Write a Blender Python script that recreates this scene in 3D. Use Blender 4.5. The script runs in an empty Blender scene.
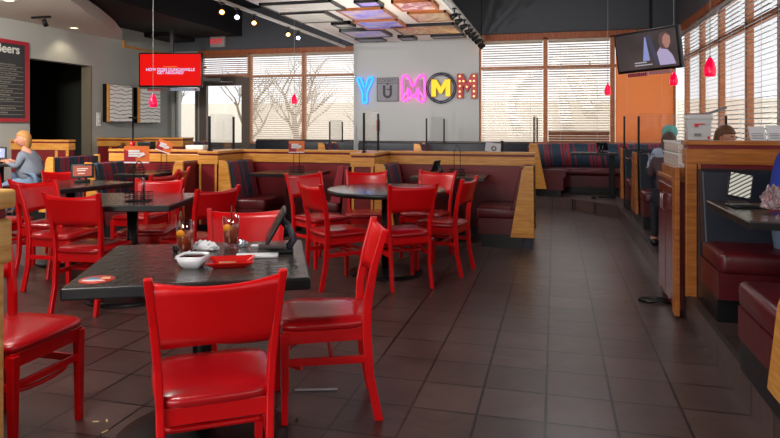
import bpy, bmesh, math, random
from mathutils import Vector, Matrix
random.seed(7)
PI = math.pi
C = bpy.context.scene.collection
SC = bpy.context.scene

# ------------------------------------------------------------------ camera
TH = math.atan(165/630.0)
cam_d = bpy.data.cameras.new('camera'); cam = bpy.data.objects.new('camera', cam_d); C.objects.link(cam)
cam.location = (0, 0, 1.32); cam.rotation_euler = (PI/2, 0, TH)
cam_d.sensor_fit = 'HORIZONTAL'; cam_d.sensor_width = 36.0; cam_d.lens = 36.0*630/780
cam_d.shift_y = -94/780.0; cam_d.clip_start = 0.02; cam_d.clip_end = 300
SC.camera = cam

# ------------------------------------------------------------------ world, lights, exposure
W = bpy.data.worlds.new('world'); SC.world = W; W.use_nodes = True
bg = W.node_tree.nodes['Background']; bg.inputs['Color'].default_value = (0.95, 0.97, 1.0, 1); bg.inputs['Strength'].default_value = 1.55
SC.view_settings.view_transform = 'Standard'; SC.view_settings.look = 'None'
SC.view_settings.exposure = 0.0; SC.view_settings.gamma = 1.0
SC.view_settings.use_curve_mapping = False
try:
    SC.cycles.use_denoising = True
    SC.cycles.max_bounces = 6; SC.cycles.transparent_max_bounces = 16
    SC.cycles.sample_clamp_indirect = 4.0
except Exception: pass

def area(name, loc, size, energy, col=(1, 1, 1), rot=(0, 0, 0), sy=None):
    l = bpy.data.lights.new(name, 'AREA'); l.energy = energy; l.color = col; l.size = size
    if sy: l.shape = 'RECTANGLE'; l.size_y = sy
    o = bpy.data.objects.new(name, l); C.objects.link(o); o.location = loc; o.rotation_euler = rot
    return o
sun_d = bpy.data.lights.new('sun', 'SUN'); sun_d.energy = 3.5; sun_d.angle = math.radians(4); sun_d.color = (1, .96, .9)
sun = bpy.data.objects.new('sun', sun_d); C.objects.link(sun); sun.rotation_euler = (math.radians(38), 0, math.radians(200))
# unseen area lights added under the ceiling to brighten the room
area('added_ceiling_fill', (-1.8, 0.4, 3.82), 1.0, 110, (1, .94, .88))
area('added_ceiling_fill', (-3.6, 3.0, 3.82), 1.0, 65, (1, .93, .86))
area('added_ceiling_fill', (-6.0, 5.4, 3.82), 1.2, 130, (1, .95, .88))
area('added_wall_fill', (-6.4, 5.2, 2.98), 0.6, 280, (1, .95, .88), (math.radians(40), 0, math.radians(25)))  # added out of view to brighten the left wall
area('added_ceiling_fill', (0.2, 8.6, 3.82), 1.0, 30, (.95, .96, 1))
# unseen fill light added behind the camera to brighten surfaces facing it
area('added_rear_fill', (-2.6, -3.85, 1.7), 5.0, 185, (1, .97, .95), (PI/2, 0, 0), 2.2)

# ------------------------------------------------------------------ helpers
def lin(c):
    return tuple(((v/255.0)/12.92 if v/255.0 <= .04045 else ((v/255.0+.055)/1.055)**2.4) for v in c)
def newmat(name):
    m = bpy.data.materials.new(name); m.use_nodes = True
    nt = m.node_tree; return m, nt, nt.nodes['Principled BSDF']
def mat(name, col, rough=.5, metal=0, spec=.5, bump=0, bscale=40, vary=0, coat=0, trans=0, emit=None, es=0, alpha=1):
    m, nt, b = newmat(name); c = lin(col)
    b.inputs['Base Color'].default_value = (*c, 1); b.inputs['Roughness'].default_value = rough
    b.inputs['Metallic'].default_value = metal; b.inputs['Specular IOR Level'].default_value = spec
    b.inputs['Coat Weight'].default_value = coat; b.inputs['Coat Roughness'].default_value = .12
    b.inputs['Transmission Weight'].default_value = trans
    if emit: b.inputs['Emission Color'].default_value = (*lin(emit), 1); b.inputs['Emission Strength'].default_value = es
    if bump or vary:
        tc = nt.nodes.new('ShaderNodeTexCoord'); n = nt.nodes.new('ShaderNodeTexNoise')
        n.inputs['Scale'].default_value = bscale; n.inputs['Detail'].default_value = 4
        nt.links.new(tc.outputs['Object'], n.inputs['Vector'])
        if bump:
            bp = nt.nodes.new('ShaderNodeBump'); bp.inputs['Strength'].default_value = bump; bp.inputs['Distance'].default_value = .01
            nt.links.new(n.outputs['Fac'], bp.inputs['Height']); nt.links.new(bp.outputs['Normal'], b.inputs['Normal'])
        if vary:
            mx = nt.nodes.new('ShaderNodeMix'); mx.data_type = 'RGBA'
            mx.inputs[6].default_value = (*[v*(1-vary) for v in c], 1); mx.inputs[7].default_value = (*[min(1, v*(1+vary)) for v in c], 1)
            nt.links.new(n.outputs['Fac'], mx.inputs[0]); nt.links.new(mx.outputs[2], b.inputs['Base Color'])
    return m
def wood(name, c1, c2, rough=.35, scale=(3, 3, 30), axis=2, spec=.5):
    m, nt, b = newmat(name)
    tc = nt.nodes.new('ShaderNodeTexCoord'); mp = nt.nodes.new('ShaderNodeMapping'); n = nt.nodes.new('ShaderNodeTexNoise')
    mp.inputs['Scale'].default_value = scale; n.inputs['Scale'].default_value = 2.2; n.inputs['Detail'].default_value = 6; n.inputs['Distortion'].default_value = .6
    r = nt.nodes.new('ShaderNodeValToRGB'); r.color_ramp.elements[0].position = .35; r.color_ramp.elements[1].position = .65
    r.color_ramp.elements[0].color = (*lin(c1), 1); r.color_ramp.elements[1].color = (*lin(c2), 1)
    L = nt.links.new
    L(tc.outputs['Object'], mp.inputs['Vector']); L(mp.outputs['Vector'], n.inputs['Vector']); L(n.outputs['Fac'], r.inputs['Fac']); L(r.outputs['Color'], b.inputs['Base Color'])
    b.inputs['Roughness'].default_value = rough; b.inputs['Specular IOR Level'].default_value = spec
    bp = nt.nodes.new('ShaderNodeBump'); bp.inputs['Strength'].default_value = .12; bp.inputs['Distance'].default_value = .005
    L(n.outputs['Fac'], bp.inputs['Height']); L(bp.outputs['Normal'], b.inputs['Normal'])
    return m
def thin(name, col=(255, 255, 255), gloss=.08, tint=.95):
    m = bpy.data.materials.new(name); m.use_nodes = True; nt = m.node_tree; nt.nodes.clear()
    o = nt.nodes.new('ShaderNodeOutputMaterial'); t = nt.nodes.new('ShaderNodeBsdfTransparent'); g = nt.nodes.new('ShaderNodeBsdfGlossy'); mx = nt.nodes.new('ShaderNodeMixShader')
    c = lin(col); t.inputs[0].default_value = (*[v*tint for v in c], 1); g.inputs['Roughness'].default_value = .03
    f = nt.nodes.new('ShaderNodeLayerWeight'); f.inputs[0].default_value = .25
    ad = nt.nodes.new('ShaderNodeMath'); ad.operation = 'MULTIPLY_ADD'; ad.inputs[1].default_value = .35; ad.inputs[2].default_value = gloss*.6; ad.use_clamp = True
    nt.links.new(f.outputs[1], ad.inputs[0])
    nt.links.new(ad.outputs[0], mx.inputs[0]); nt.links.new(t.outputs[0], mx.inputs[1]); nt.links.new(g.outputs[0], mx.inputs[2]); nt.links.new(mx.outputs[0], o.inputs[0])
    return m

class MB:
    """collects shapes into one mesh; M = placement matrix for following shapes"""
    def __init__(s): s.bm = bmesh.new(); s.M = Matrix(); s.mi = 0
    def at(s, loc=(0, 0, 0), rot=(0, 0, 0)):
        s.M = Matrix.Translation(loc) @ Matrix.Rotation(rot[2], 4, 'Z') @ Matrix.Rotation(rot[1], 4, 'Y') @ Matrix.Rotation(rot[0], 4, 'X'); return s
    def v(s, p): return s.bm.verts.new(s.M @ Vector(p))
    def f(s, vs, smooth=False):
        try: fc = s.bm.faces.new(vs); fc.smooth = smooth; fc.material_index = s.mi
        except ValueError: pass
    def hexa(s, P):
        v = [s.v(p) for p in P]
        for q in ((0, 3, 2, 1), (4, 5, 6, 7), (0, 1, 5, 4), (1, 2, 6, 5), (2, 3, 7, 6), (3, 0, 4, 7)): s.f([v[i] for i in q])
        return s
    def box(s, x0, x1, y0, y1, z0, z1):
        if x0 > x1: x0, x1 = x1, x0
        if y0 > y1: y0, y1 = y1, y0
        if z0 > z1: z0, z1 = z1, z0
        return s.hexa([(x0, y0, z0), (x1, y0, z0), (x1, y1, z0), (x0, y1, z0), (x0, y0, z1), (x1, y0, z1), (x1, y1, z1), (x0, y1, z1)])
    def rbox(s, x0, x1, y0, y1, z0, z1, r=.02, seg=3):
        b = bmesh.new(); bmesh.ops.create_cube(b, size=1)
        for v in b.verts: v.co = Vector(((x0+x1)/2+v.co.x*(x1-x0), (y0+y1)/2+v.co.y*(y1-y0), (z0+z1)/2+v.co.z*(z1-z0)))
        bmesh.ops.bevel(b, geom=b.edges[:], offset=r, segments=seg, profile=.5, affect='EDGES')
        s.merge(b, True); return s
    def merge(s, b, smooth=False):
        mp = {}
        for v in b.verts: mp[v] = s.v(v.co)
        for fc in b.faces: s.f([mp[v] for v in fc.verts], smooth)
        b.free()
    def prism(s, pts, lo, hi, axis='z'):
        def P(a, b, h):
            return {'z': (a, b, h), 'y': (a, h, b), 'x': (h, a, b)}[axis]
        A = [s.v(P(a, b, lo)) for a, b in pts]; B = [s.v(P(a, b, hi)) for a, b in pts]
        n = len(pts); s.f(A[::-1]); s.f(B)
        for i in range(n): s.f([A[i], A[(i+1) % n], B[(i+1) % n], B[i]])
        return s
    def tube(s, pts, r, n=8, cap=True, close=False):
        pts = [Vector(p) for p in pts]; rs = r if isinstance(r, (list, tuple)) else [r]*len(pts); rings = []; N = len(pts)
        up = Vector((0, 0, 1)); prev = None
        for i, p in enumerate(pts):
            if close: d = pts[(i+1) % N]-pts[i-1]
            else: d = pts[min(i+1, N-1)]-pts[max(i-1, 0)]
            d = d.normalized() if d.length > 1e-9 else Vector((0, 0, 1))
            if prev is None:
                a = d.cross(up) if abs(d.z) < .95 else d.cross(Vector((1, 0, 0)))
            else: a = prev-d*prev.dot(d)
            a.normalize(); prev = a; b = d.cross(a)
            rings.append([s.v(p+a*rs[i]*math.cos(2*PI*k/n)+b*rs[i]*math.sin(2*PI*k/n)) for k in range(n)])
        for i in range(N if close else N-1):
            A, B = rings[i], rings[(i+1) % N]
            for k in range(n): s.f([A[k], A[(k+1) % n], B[(k+1) % n], B[k]], True)
        if cap and not close: s.f(rings[0][::-1]); s.f(rings[-1])
        return s
    def lathe(s, prof, n=24, loc=(0, 0, 0)):
        rings = []
        for r, z in prof:
            if r < 1e-5: rings.append([s.v((loc[0], loc[1], loc[2]+z))])
            else: rings.append([s.v((loc[0]+r*math.cos(2*PI*k/n), loc[1]+r*math.sin(2*PI*k/n), loc[2]+z)) for k in range(n)])
        for A, B in zip(rings, rings[1:]):
            for k in range(n):
                a, b = A[k % len(A)], A[(k+1) % n % len(A)]; c, d = B[(k+1) % n % len(B)], B[k % len(B)]
                if len(A) == 1: s.f([a, c, d], True)
                elif len(B) == 1: s.f([a, b, d], True)
                else: s.f([a, b, c, d], True)
        return s
    def ball(s, c, rx, ry=None, rz=None, seg=12):
        ry = ry or rx; rz = rz or rx
        b = bmesh.new(); bmesh.ops.create_uvsphere(b, u_segments=seg, v_segments=max(6, seg*2//3), radius=1)
        for v in b.verts: v.co = Vector((c[0]+v.co.x*rx, c[1]+v.co.y*ry, c[2]+v.co.z*rz))
        s.merge(b, True); return s
    def sweep(s, path, prof, cap=True, smooth=True):
        """prof: list of (offset to the left of the path, z); path: list of (x, y)"""
        R = []; n = len(path)
        for i, p in enumerate(path):
            a = Vector(path[max(i-1, 0)]); b = Vector(path[min(i+1, n-1)]); d = (b-a).normalized(); nl = Vector((-d.y, d.x))
            R.append([s.v((p[0]+nl.x*o, p[1]+nl.y*o, z)) for o, z in prof])
        m = len(prof)
        for A, B in zip(R, R[1:]):
            for k in range(m): s.f([A[k], B[k], B[(k+1) % m], A[(k+1) % m]], smooth)
        if cap: s.f(R[0]); s.f(R[-1][::-1])
        return s
    def build(s, name, mats, parent=None, bevel=0, kind=None):
        me = bpy.data.meshes.new(name)
        bmesh.ops.recalc_face_normals(s.bm, faces=s.bm.faces[:])
        s.bm.to_mesh(me); s.bm.free()
        for m in (mats if isinstance(mats, (list, tuple)) else [mats]): me.materials.append(m)
        o = bpy.data.objects.new(name, me); C.objects.link(o)
        if parent: o.parent = parent
        if bevel:
            b = o.modifiers.new('bevel', 'BEVEL'); b.width = bevel; b.segments = 2; b.limit_method = 'ANGLE'; b.angle_limit = math.radians(40)
        if kind: o['kind'] = kind
        return o
def thing(name, label, cat, loc=(0, 0, 0), rz=0, group=None, rot=None):
    o = bpy.data.objects.new(name, None); C.objects.link(o); o.empty_display_size = .1
    o.location = loc; o.rotation_euler = rot or (0, 0, rz); o['label'] = label; o['category'] = cat
    if group: o['group'] = group
    return o
def tag(o, label, cat, group=None):
    o['label'] = label; o['category'] = cat
    if group: o['group'] = group
    return o
def dup(root, loc, rz=None, label=None, group=None):
    r = root.copy(); C.objects.link(r); r.location = loc
    if rz is not None: r.rotation_euler = (0, 0, rz)
    if label: r['label'] = label
    if group: r['group'] = group
    for ch in list(root.children):
        c = ch.copy(); C.objects.link(c); c.parent = r
        for g in list(ch.children):
            d = g.copy(); C.objects.link(d); d.parent = c
    return r
def text(name, s, size, M, m, parent=None, ext=.002, align='CENTER', bold=0):
    cu = bpy.data.curves.new(name, 'FONT'); cu.body = s; cu.size = size; cu.extrude = ext; cu.align_x = align; cu.align_y = 'CENTER'; cu.offset = bold
    t = bpy.data.objects.new(name, cu); C.objects.link(t)
    dg = bpy.context.evaluated_depsgraph_get(); me = bpy.data.meshes.new_from_object(t.evaluated_get(dg))
    bpy.data.objects.remove(t); me.materials.clear(); me.materials.append(m)
    me.transform(M); o = bpy.data.objects.new(name, me); C.objects.link(o)
    if parent: o.parent = parent
    return o
def face_y(x, y, z, sc=1):     # text plane facing -Y
    return Matrix.Translation((x, y, z)) @ Matrix.Rotation(PI/2, 4, 'X')
def struct(mb, name, m, bevel=0): return mb.build(name, m, None, bevel, 'structure')

# ------------------------------------------------------------------ materials
M = {}
M['red'] = mat('red_painted_wood', (216, 3, 12), .3, spec=.45, coat=.2, vary=.08, bscale=8)
M['vinyl_red'] = mat('red_vinyl', (176, 14, 22), .27, spec=.5, bump=.15, bscale=25, coat=.2)
M['maroon'] = mat('maroon_vinyl', (84, 18, 24), .35, spec=.5, bump=.25, bscale=14)
M['redpanel'] = mat('maroon_laminate', (118, 22, 28), .4, vary=.1, bscale=5)
M['oak'] = wood('golden_oak', (196, 128, 48), (224, 160, 78), .35, (2, 2, 26))
M['oakdark'] = wood('amber_oak', (150, 84, 32), (186, 112, 48), .32, (2, 2, 26))
M['oakend'] = wood('pale_oak', (214, 158, 84), (238, 192, 116), .38, (3, 3, 26))
M['header'] = wood('cedar_trim', (150, 76, 40), (186, 104, 60), .45, (20, 3, 3))
M['black'] = mat('black_laminate', (14, 14, 17), .35)
M['blackmetal'] = mat('black_metal', (16, 16, 18), .4, metal=.4)
M['steel'] = mat('brushed_steel', (190, 190, 192), .28, metal=1)
M['white'] = mat('white_paint', (235, 235, 232), .5)
M['wallgrey'] = mat('grey_wall_paint', (176, 178, 176), .75, bump=.05, bscale=90)
M['wallleft'] = mat('warm_grey_wall_paint', (172, 174, 168), .75, bump=.05, bscale=90)
M['walldark'] = mat('charcoal_wall_paint', (88, 90, 96), .8)
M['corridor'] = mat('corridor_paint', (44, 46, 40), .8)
M['ceil'] = mat('black_ceiling', (22, 22, 24), .85)
M['soffit'] = mat('soffit_paint', (226, 218, 208), .8)
M['navy'] = mat('navy_vinyl', (24, 30, 44), .4, bump=.15, bscale=20)
M['ceramic'] = mat('white_ceramic', (228, 230, 235), .12, coat=.4)
M['glass'] = thin('clear_glass', gloss=.06)
M['acrylic'] = thin('clear_acrylic', gloss=.03, tint=.97)
M['paper'] = mat('white_paper', (225, 225, 228), .7, bump=.3, bscale=40)
M['grout_edge'] = mat('step_tile', (62, 54, 52), .45, bump=.2, bscale=30, vary=.2)
M['skin'] = mat('skin', (205, 140, 115), .5)
M['denim'] = mat('blue_denim', (104, 124, 150), .85, bump=.4, bscale=120, vary=.15)
M['sweat'] = mat('grey_sweatshirt', (112, 118, 130), .9, bump=.3, bscale=60, vary=.1)

def mat_table():
    m, nt, b = newmat('slate_laminate_tabletop'); L = nt.links.new
    tc = nt.nodes.new('ShaderNodeTexCoord'); n = nt.nodes.new('ShaderNodeTexNoise'); n.inputs['Scale'].default_value = 9; n.inputs['Detail'].default_value = 8; n.inputs['Distortion'].default_value = 1.5
    r = nt.nodes.new('ShaderNodeValToRGB'); r.color_ramp.elements[0].color = (*lin((30, 28, 28)), 1); r.color_ramp.elements[1].color = (*lin((76, 70, 66)), 1)
    L(tc.outputs['Object'], n.inputs['Vector']); L(n.outputs['Fac'], r.inputs['Fac']); L(r.outputs['Color'], b.inputs['Base Color'])
    b.inputs['Roughness'].default_value = .16; b.inputs['Specular IOR Level'].default_value = .9
    bp = nt.nodes.new('ShaderNodeBump'); bp.inputs['Strength'].default_value = .22; bp.inputs['Distance'].default_value = .01
    n2 = nt.nodes.new('ShaderNodeTexNoise'); n2.inputs['Scale'].default_value = 14; n2.inputs['Detail'].default_value = 5; n2.inputs['Distortion'].default_value = 2
    L(tc.outputs['Object'], n2.inputs['Vector']); L(n2.outputs['Fac'], bp.inputs['Height']); L(bp.outputs['Normal'], b.inputs['Normal'])
    return m
M['table'] = mat_table()
def mat_floor():
    m, nt, b = newmat('slate_floor_tiles'); L = nt.links.new
    tc = nt.nodes.new('ShaderNodeTexCoord'); mp = nt.nodes.new('ShaderNodeMapping'); mp.inputs['Location'].default_value = (.041+30*.3048, -.1348+30*.3048, 0)
    bk = nt.nodes.new('ShaderNodeTexBrick'); bk.offset = 0; bk.squash = 1
    for k, v in (('Scale', 1), ('Mortar Size', .0065), ('Mortar Smooth', .1), ('Brick Width', .3048), ('Row Height', .3048), ('Bias', 0)): bk.inputs[k].default_value = v
    bk.inputs['Color1'].default_value = (*lin((88, 69, 65)), 1); bk.inputs['Color2'].default_value = (*lin((73, 57, 54)), 1); bk.inputs['Mortar'].default_value = (*lin((12, 9, 9)), 1)
    L(tc.outputs['Object'], mp.inputs['Vector']); L(mp.outputs['Vector'], bk.inputs['Vector'])
    n = nt.nodes.new('ShaderNodeTexNoise'); n.inputs['Scale'].default_value = 3.2; n.inputs['Detail'].default_value = 7; n.inputs['Distortion'].default_value = 1.2
    L(tc.outputs['Object'], n.inputs['Vector'])
    mx = nt.nodes.new('ShaderNodeMix'); mx.data_type = 'RGBA'; mx.blend_type = 'MULTIPLY'; mx.inputs[0].default_value = .55
    r = nt.nodes.new('ShaderNodeValToRGB'); r.color_ramp.elements[0].position = .3; r.color_ramp.elements[0].color = (.55, .52, .52, 1); r.color_ramp.elements[1].color = (1.2, 1.15, 1.15, 1)
    L(n.outputs['Fac'], r.inputs['Fac']); L(bk.outputs['Color'], mx.inputs[6]); L(r.outputs['Color'], mx.inputs[7]); L(mx.outputs[2], b.inputs['Base Color'])
    ma = nt.nodes.new('ShaderNodeMath'); ma.operation = 'MULTIPLY_ADD'; ma.inputs[1].default_value = -.9
    L(bk.outputs['Fac'], ma.inputs[0]); L(n.outputs['Fac'], ma.inputs[2])
    bp = nt.nodes.new('ShaderNodeBump'); bp.inputs['Strength'].default_value = .4; bp.inputs['Distance'].default_value = .012
    L(ma.outputs[0], bp.inputs['Height']); L(bp.outputs['Normal'], b.inputs['Normal'])
    b.inputs['Roughness'].default_value = .33; b.inputs['Specular IOR Level'].default_value = .6
    return m
M['floor'] = mat_floor()
def mat_stripe(name, axis=0, freq=3.0, base=(38, 58, 74)):
    m, nt, b = newmat(name); L = nt.links.new
    tc = nt.nodes.new('ShaderNodeTexCoord'); sp = nt.nodes.new('ShaderNodeSeparateXYZ'); L(tc.outputs['Object'], sp.inputs[0])
    mu = nt.nodes.new('ShaderNodeMath'); mu.operation = 'MULTIPLY'; mu.inputs[1].default_value = freq; L(sp.outputs[axis], mu.inputs[0])
    fr = nt.nodes.new('ShaderNodeMath'); fr.operation = 'FRACT'; L(mu.outputs[0], fr.inputs[0])
    r = nt.nodes.new('ShaderNodeValToRGB'); r.color_ramp.interpolation = 'CONSTANT'
    R = (150, 34, 50); D = (30, 40, 62)
    seq = [(0, base), (.16, D), (.2, base), (.34, R), (.42, base), (.46, R), (.49, D), (.52, R), (.6, base), (.63, R), (.7, base), (.86, D), (.9, R), (.96, base)]
    e = r.color_ramp.elements; e[0].color = (*lin(seq[0][1]), 1); e[1].position = seq[1][0]; e[1].color = (*lin(seq[1][1]), 1)
    for p, c in seq[2:]:
        q = e.new(p); q.color = (*lin(c), 1)
    L(fr.outputs[0], r.inputs['Fac']); L(r.outputs['Color'], b.inputs['Base Color']); b.inputs['Roughness'].default_value = .7
    return m
M['stripe_x'] = mat_stripe('striped_booth_fabric', 0, 2.6)
M['stripe_y'] = mat_stripe('striped_booth_back', 0, 2.2)
def slatmat(name, col, tr=.35):
    m, nt, b = newmat(name); c = lin(col)
    b.inputs['Base Color'].default_value = (*c, 1); b.inputs['Roughness'].default_value = .5
    t = nt.nodes.new('ShaderNodeBsdfTranslucent'); t.inputs[0].default_value = (*c, 1)
    mx = nt.nodes.new('ShaderNodeMixShader'); mx.inputs[0].default_value = tr
    out = nt.nodes['Material Output']; nt.links.new(b.outputs[0], mx.inputs[1]); nt.links.new(t.outputs[0], mx.inputs[2]); nt.links.new(mx.outputs[0], out.inputs[0])
    return m
M['slat_pale'] = slatmat('pale_wood_slats', (226, 214, 198), .45)
M['slat_brown'] = slatmat('brown_wood_slats', (176, 118, 86), .25)
M['slat_orange'] = slatmat('orange_wood_slats', (244, 188, 138), .6)
M['frame_wood'] = wood('orange_window_wood', (176, 100, 58), (204, 130, 80), .45, (3, 3, 24))

# ------------------------------------------------------------------ room shell
BY, LY, LX, RX, CZ = 12.0, 12.7, -8.5, 2.06, 3.9
struct(MB().box(LX-3, RX+.2, -4, 13, -.1, 0), 'floor', M['floor'])
struct(MB().box(LX-3, RX+.2, -4, 13, CZ, CZ+.1), 'ceiling', M['ceil'])
# black dropped bulkhead on the left of the ceiling
struct(MB().box(LX, -6.72, 3, LY, 3.29, CZ), 'ceiling_bulkhead', M['ceil'])
struct(MB().box(LX, -7.9, 11.7, LY, 3.2, 3.29).box(-7.4, -6.9, 8, 8.3, 3.25, 3.29), 'trim_ceiling', M['ceil'])
# rear wall behind the camera
struct(MB().box(LX-3, RX+.2, -4.2, -4, -.1, CZ), 'wall_rear', M['wallleft'])
# back wall right of the sign wall: sill wall, dark upper wall
struct(MB().box(-1.4, RX+.2, BY, BY+.2, 0, .97), 'wall_back', M['walldark'])
struct(MB().box(-3.84, RX+.2, BY+.0, BY+.2, 3.02, CZ), 'wall_back_upper', M['walldark'])
struct(MB().box(LX-.2, -3.84, LY, LY+.2, 0, .9), 'wall_backleft', M['walldark'])
struct(MB().box(LX-.2, -3.84, LY, LY+.2, 2.99, CZ), 'wall_backleft_upper', M['walldark'])
struct(MB().box(-3.86, -3.78, 11.9, LY+.2, 0, CZ), 'wall_return', M['wallgrey'])
# sign wall
struct(MB().box(-3.78, -1.38, 11.85, BY+.2, 0, 2.96), 'wall_sign', M['wallgrey'])
# left wall with opening
w = MB()
w.box(LX-.2, LX, -4, 8.67, 0, CZ).box(LX-.2, LX, 10.1, LY+.2, 0, CZ).box(LX-.2, LX, 8.67, 10.1, 2.44, CZ)
struct(w, 'wall_left', M['wallleft'])
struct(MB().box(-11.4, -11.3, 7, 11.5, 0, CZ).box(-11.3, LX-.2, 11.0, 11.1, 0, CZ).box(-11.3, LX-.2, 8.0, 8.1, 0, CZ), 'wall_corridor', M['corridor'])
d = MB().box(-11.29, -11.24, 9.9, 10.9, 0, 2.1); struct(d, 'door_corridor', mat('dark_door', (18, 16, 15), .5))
# jamb face of the opening
struct(MB().box(LX-.2, LX+.005, 10.09, 10.13, 0, 2.44), 'trim_doorway', mat('doorway_jamb', (120, 112, 94), .6))
# curved soffit
sp = [(-4.2, 4.5), (-5.3, 5.4), (-5.95, 6.4), (-6.42, 7.23), (-6.63, 7.66), (-6.92, 8.15), (-7.18, 8.69), (-7.5, 9.3), (-7.88, 9.99), (-8.2, 10.5), (-8.5, 11.0)]
def cr(P, n=4):
    out = []
    for i in range(len(P)-1):
        p0 = Vector(P[max(i-1, 0)]); p1 = Vector(P[i]); p2 = Vector(P[i+1]); p3 = Vector(P[min(i+2, len(P)-1)])
        for k in range(n):
            t = k/n; out.append(tuple(.5*((2*p1)+(p2-p0)*t+(2*p0-5*p1+4*p2-p3)*t*t+(3*p1-p0-3*p2+p3)*t**3)))
    out.append(tuple(P[-1])); return out
sp = cr(sp)
struct(MB().prism(sp+[(LX, 4.5)], 3.03, 3.24), 'ceiling_soffit', M['soffit'])
struct(MB().box(LX-.2, RX+.2, -4.0, -3.9, 0, .1), 'baseboard_rear', M['black'])
# raised platform with tiled step
plat = [(-8.2, 10.6), (-4, 10.6), (-.4, 10.45), (.25, 10.25), (.863, 9.6), (.863, -4), (RX, -4), (RX, BY), (-3.8, BY-.15), (-3.82, 12.6), (-8.2, 12.6)]
struct(MB().prism(plat, 0, .165), 'floor_platform', M['floor'])
struct(MB().sweep([(.863, -4), (.863, 9.6)], [(0, .1651), (0, .172), (-.03, .172), (-.03, .1651)], smooth=False), 'trim_step', M['grout_edge'])

# right wall: mullioned glazing along X = RX
struct(MB().box(RX, RX+.2, -4, BY+.2, 0, .95), 'wall_right', M['walldark'])
struct(MB().box(RX, RX+.2, -4, BY+.2, 2.98, CZ), 'wall_right_upper', M['walldark'])
struct(MB().box(RX-.03, RX+.1, -4, BY, 2.9, 3.0), 'trim_header_right', M['header'])
struct(MB().box(RX-.02, RX+.1, -4, BY, .93, .98), 'trim_sill_right', M['frame_wood'])
mull = [11.65, 10.5, 9.35, 8.1, 7.0, 5.85, 4.7, 3.55, 2.4, 1.2, 0, -1.2, -2.4, -3.6]
fr = M['frame_wood']
for i, (a, b_) in enumerate(zip([BY]+mull, mull+[-4])):
    m = MB().box(RX+.08, RX+.15, b_-.045, b_+.045, .97, 2.93).box(RX+.08, RX+.14, b_, a, 2.43, 2.5).box(RX+.08, RX+.15, b_, a, .95, 1.0).box(RX+.08, RX+.15, b_, a, 2.88, 2.95)
    o = struct(m, 'window_%d' % (i+7), fr)
    MB().box(RX+.12, RX+.125, b_, a, .97, 2.93).build('glass', M['glass'], o)
# back right windows
def win(n, x0, x1, z0, z1, y, m, mm=None, rail=2.39, deco=False):
    b = MB().box(x0-.02, x0+.02, y-.05, y+.03, z0, z1).box(x1-.02, x1+.02, y-.05, y+.03, z0, z1).box(x0, x1, y+.0, y+.08, z0-.03, z0+.03).box(x0, x1, y, y+.08, z1-.04, z1)
    if rail: b.box(x0, x1, y-.03, y+.08, rail-.025, rail+.025)
    o = struct(b, 'window_%d' % n, m)
    MB().box(x0, x1, y+.07, y+.075, z0, z1).build('glass', M['glass'], o)
    return o
bm_ = mat('bronze_frame', (196, 136, 104), .5)
win(1, -1.37, -.19, .98, 2.93, BY, M['frame_wood'])
win(2, -.15, .98, .98, 2.93, BY, M['frame_wood'])
win(3, 1.02, RX-.03, .98, 2.93, BY, M['frame_wood'])
struct(MB().box(-1.42, RX, BY-.05, BY, 2.9, 3.02), 'trim_header_back', M['header'])
# back left windows and glazed door
win(4, -5.215, -3.93, .92, 2.9, LY, bm_); win(5, -6.49, -5.262, .92, 2.9, LY, bm_)
win(6, -7.75, -6.545, 2.42, 2.9, LY, bm_, rail=None)
struct(MB().box(-7.8, -3.84, LY-.05, LY, 2.88, 2.99), 'trim_header_backleft', M['header'])
db = MB(); y = LY
db.box(-7.77, -7.6, y-.03, y+.07, 0, 2.38).box(-6.72, -6.52, y-.03, y+.07, 0, 2.38).box(-7.6, -6.72, y-.03, y+.07, 2.2, 2.4).box(-7.6, -6.72, y-.03, y+.07, 0, .3).box(-7.6, -6.72, y-.03, y+.07, .86, .93)
o = struct(db, 'door_1', mat('taupe_door_frame', (104, 92, 84), .5))
MB().box(-7.6, -6.72, y+.01, y+.02, .3, 2.2).build('glass', M['glass'], o)
cl = MB().box(-7.7, -7.2, y-.1, y-.03, 2.3, 2.37); cl.tube([(-7.6, y-.08, 2.3), (-7.3, y-.3, 2.27), (-6.9, y-.08, 2.28)], .012, 6); cl.build('door_closer', M['steel'], o)
win(21, -8.36, -7.85, .86, 2.16, LY, mat('grey_frame', (120, 116, 110), .5), rail=None)
struct(MB().box(LX, -7.77, LY, LY+.2, 2.18, 2.99).box(LX, -8.38, LY, LY+.2, .8, 2.2).box(-7.83, -7.75, LY, LY+.2, .8, 2.2), 'wall_backleft_pier', M['wallleft'])
struct(MB().box(LX-.0, -7.6, LY-.03, LY, 2.6, 2.64).box(LX, LX+.03, 11.0, 12.7, 2.9, 2.94).box(LX, LX+.03, 11.0, 11.05, 2.94, 3.04), 'trim_left', M['oak'])

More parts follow.
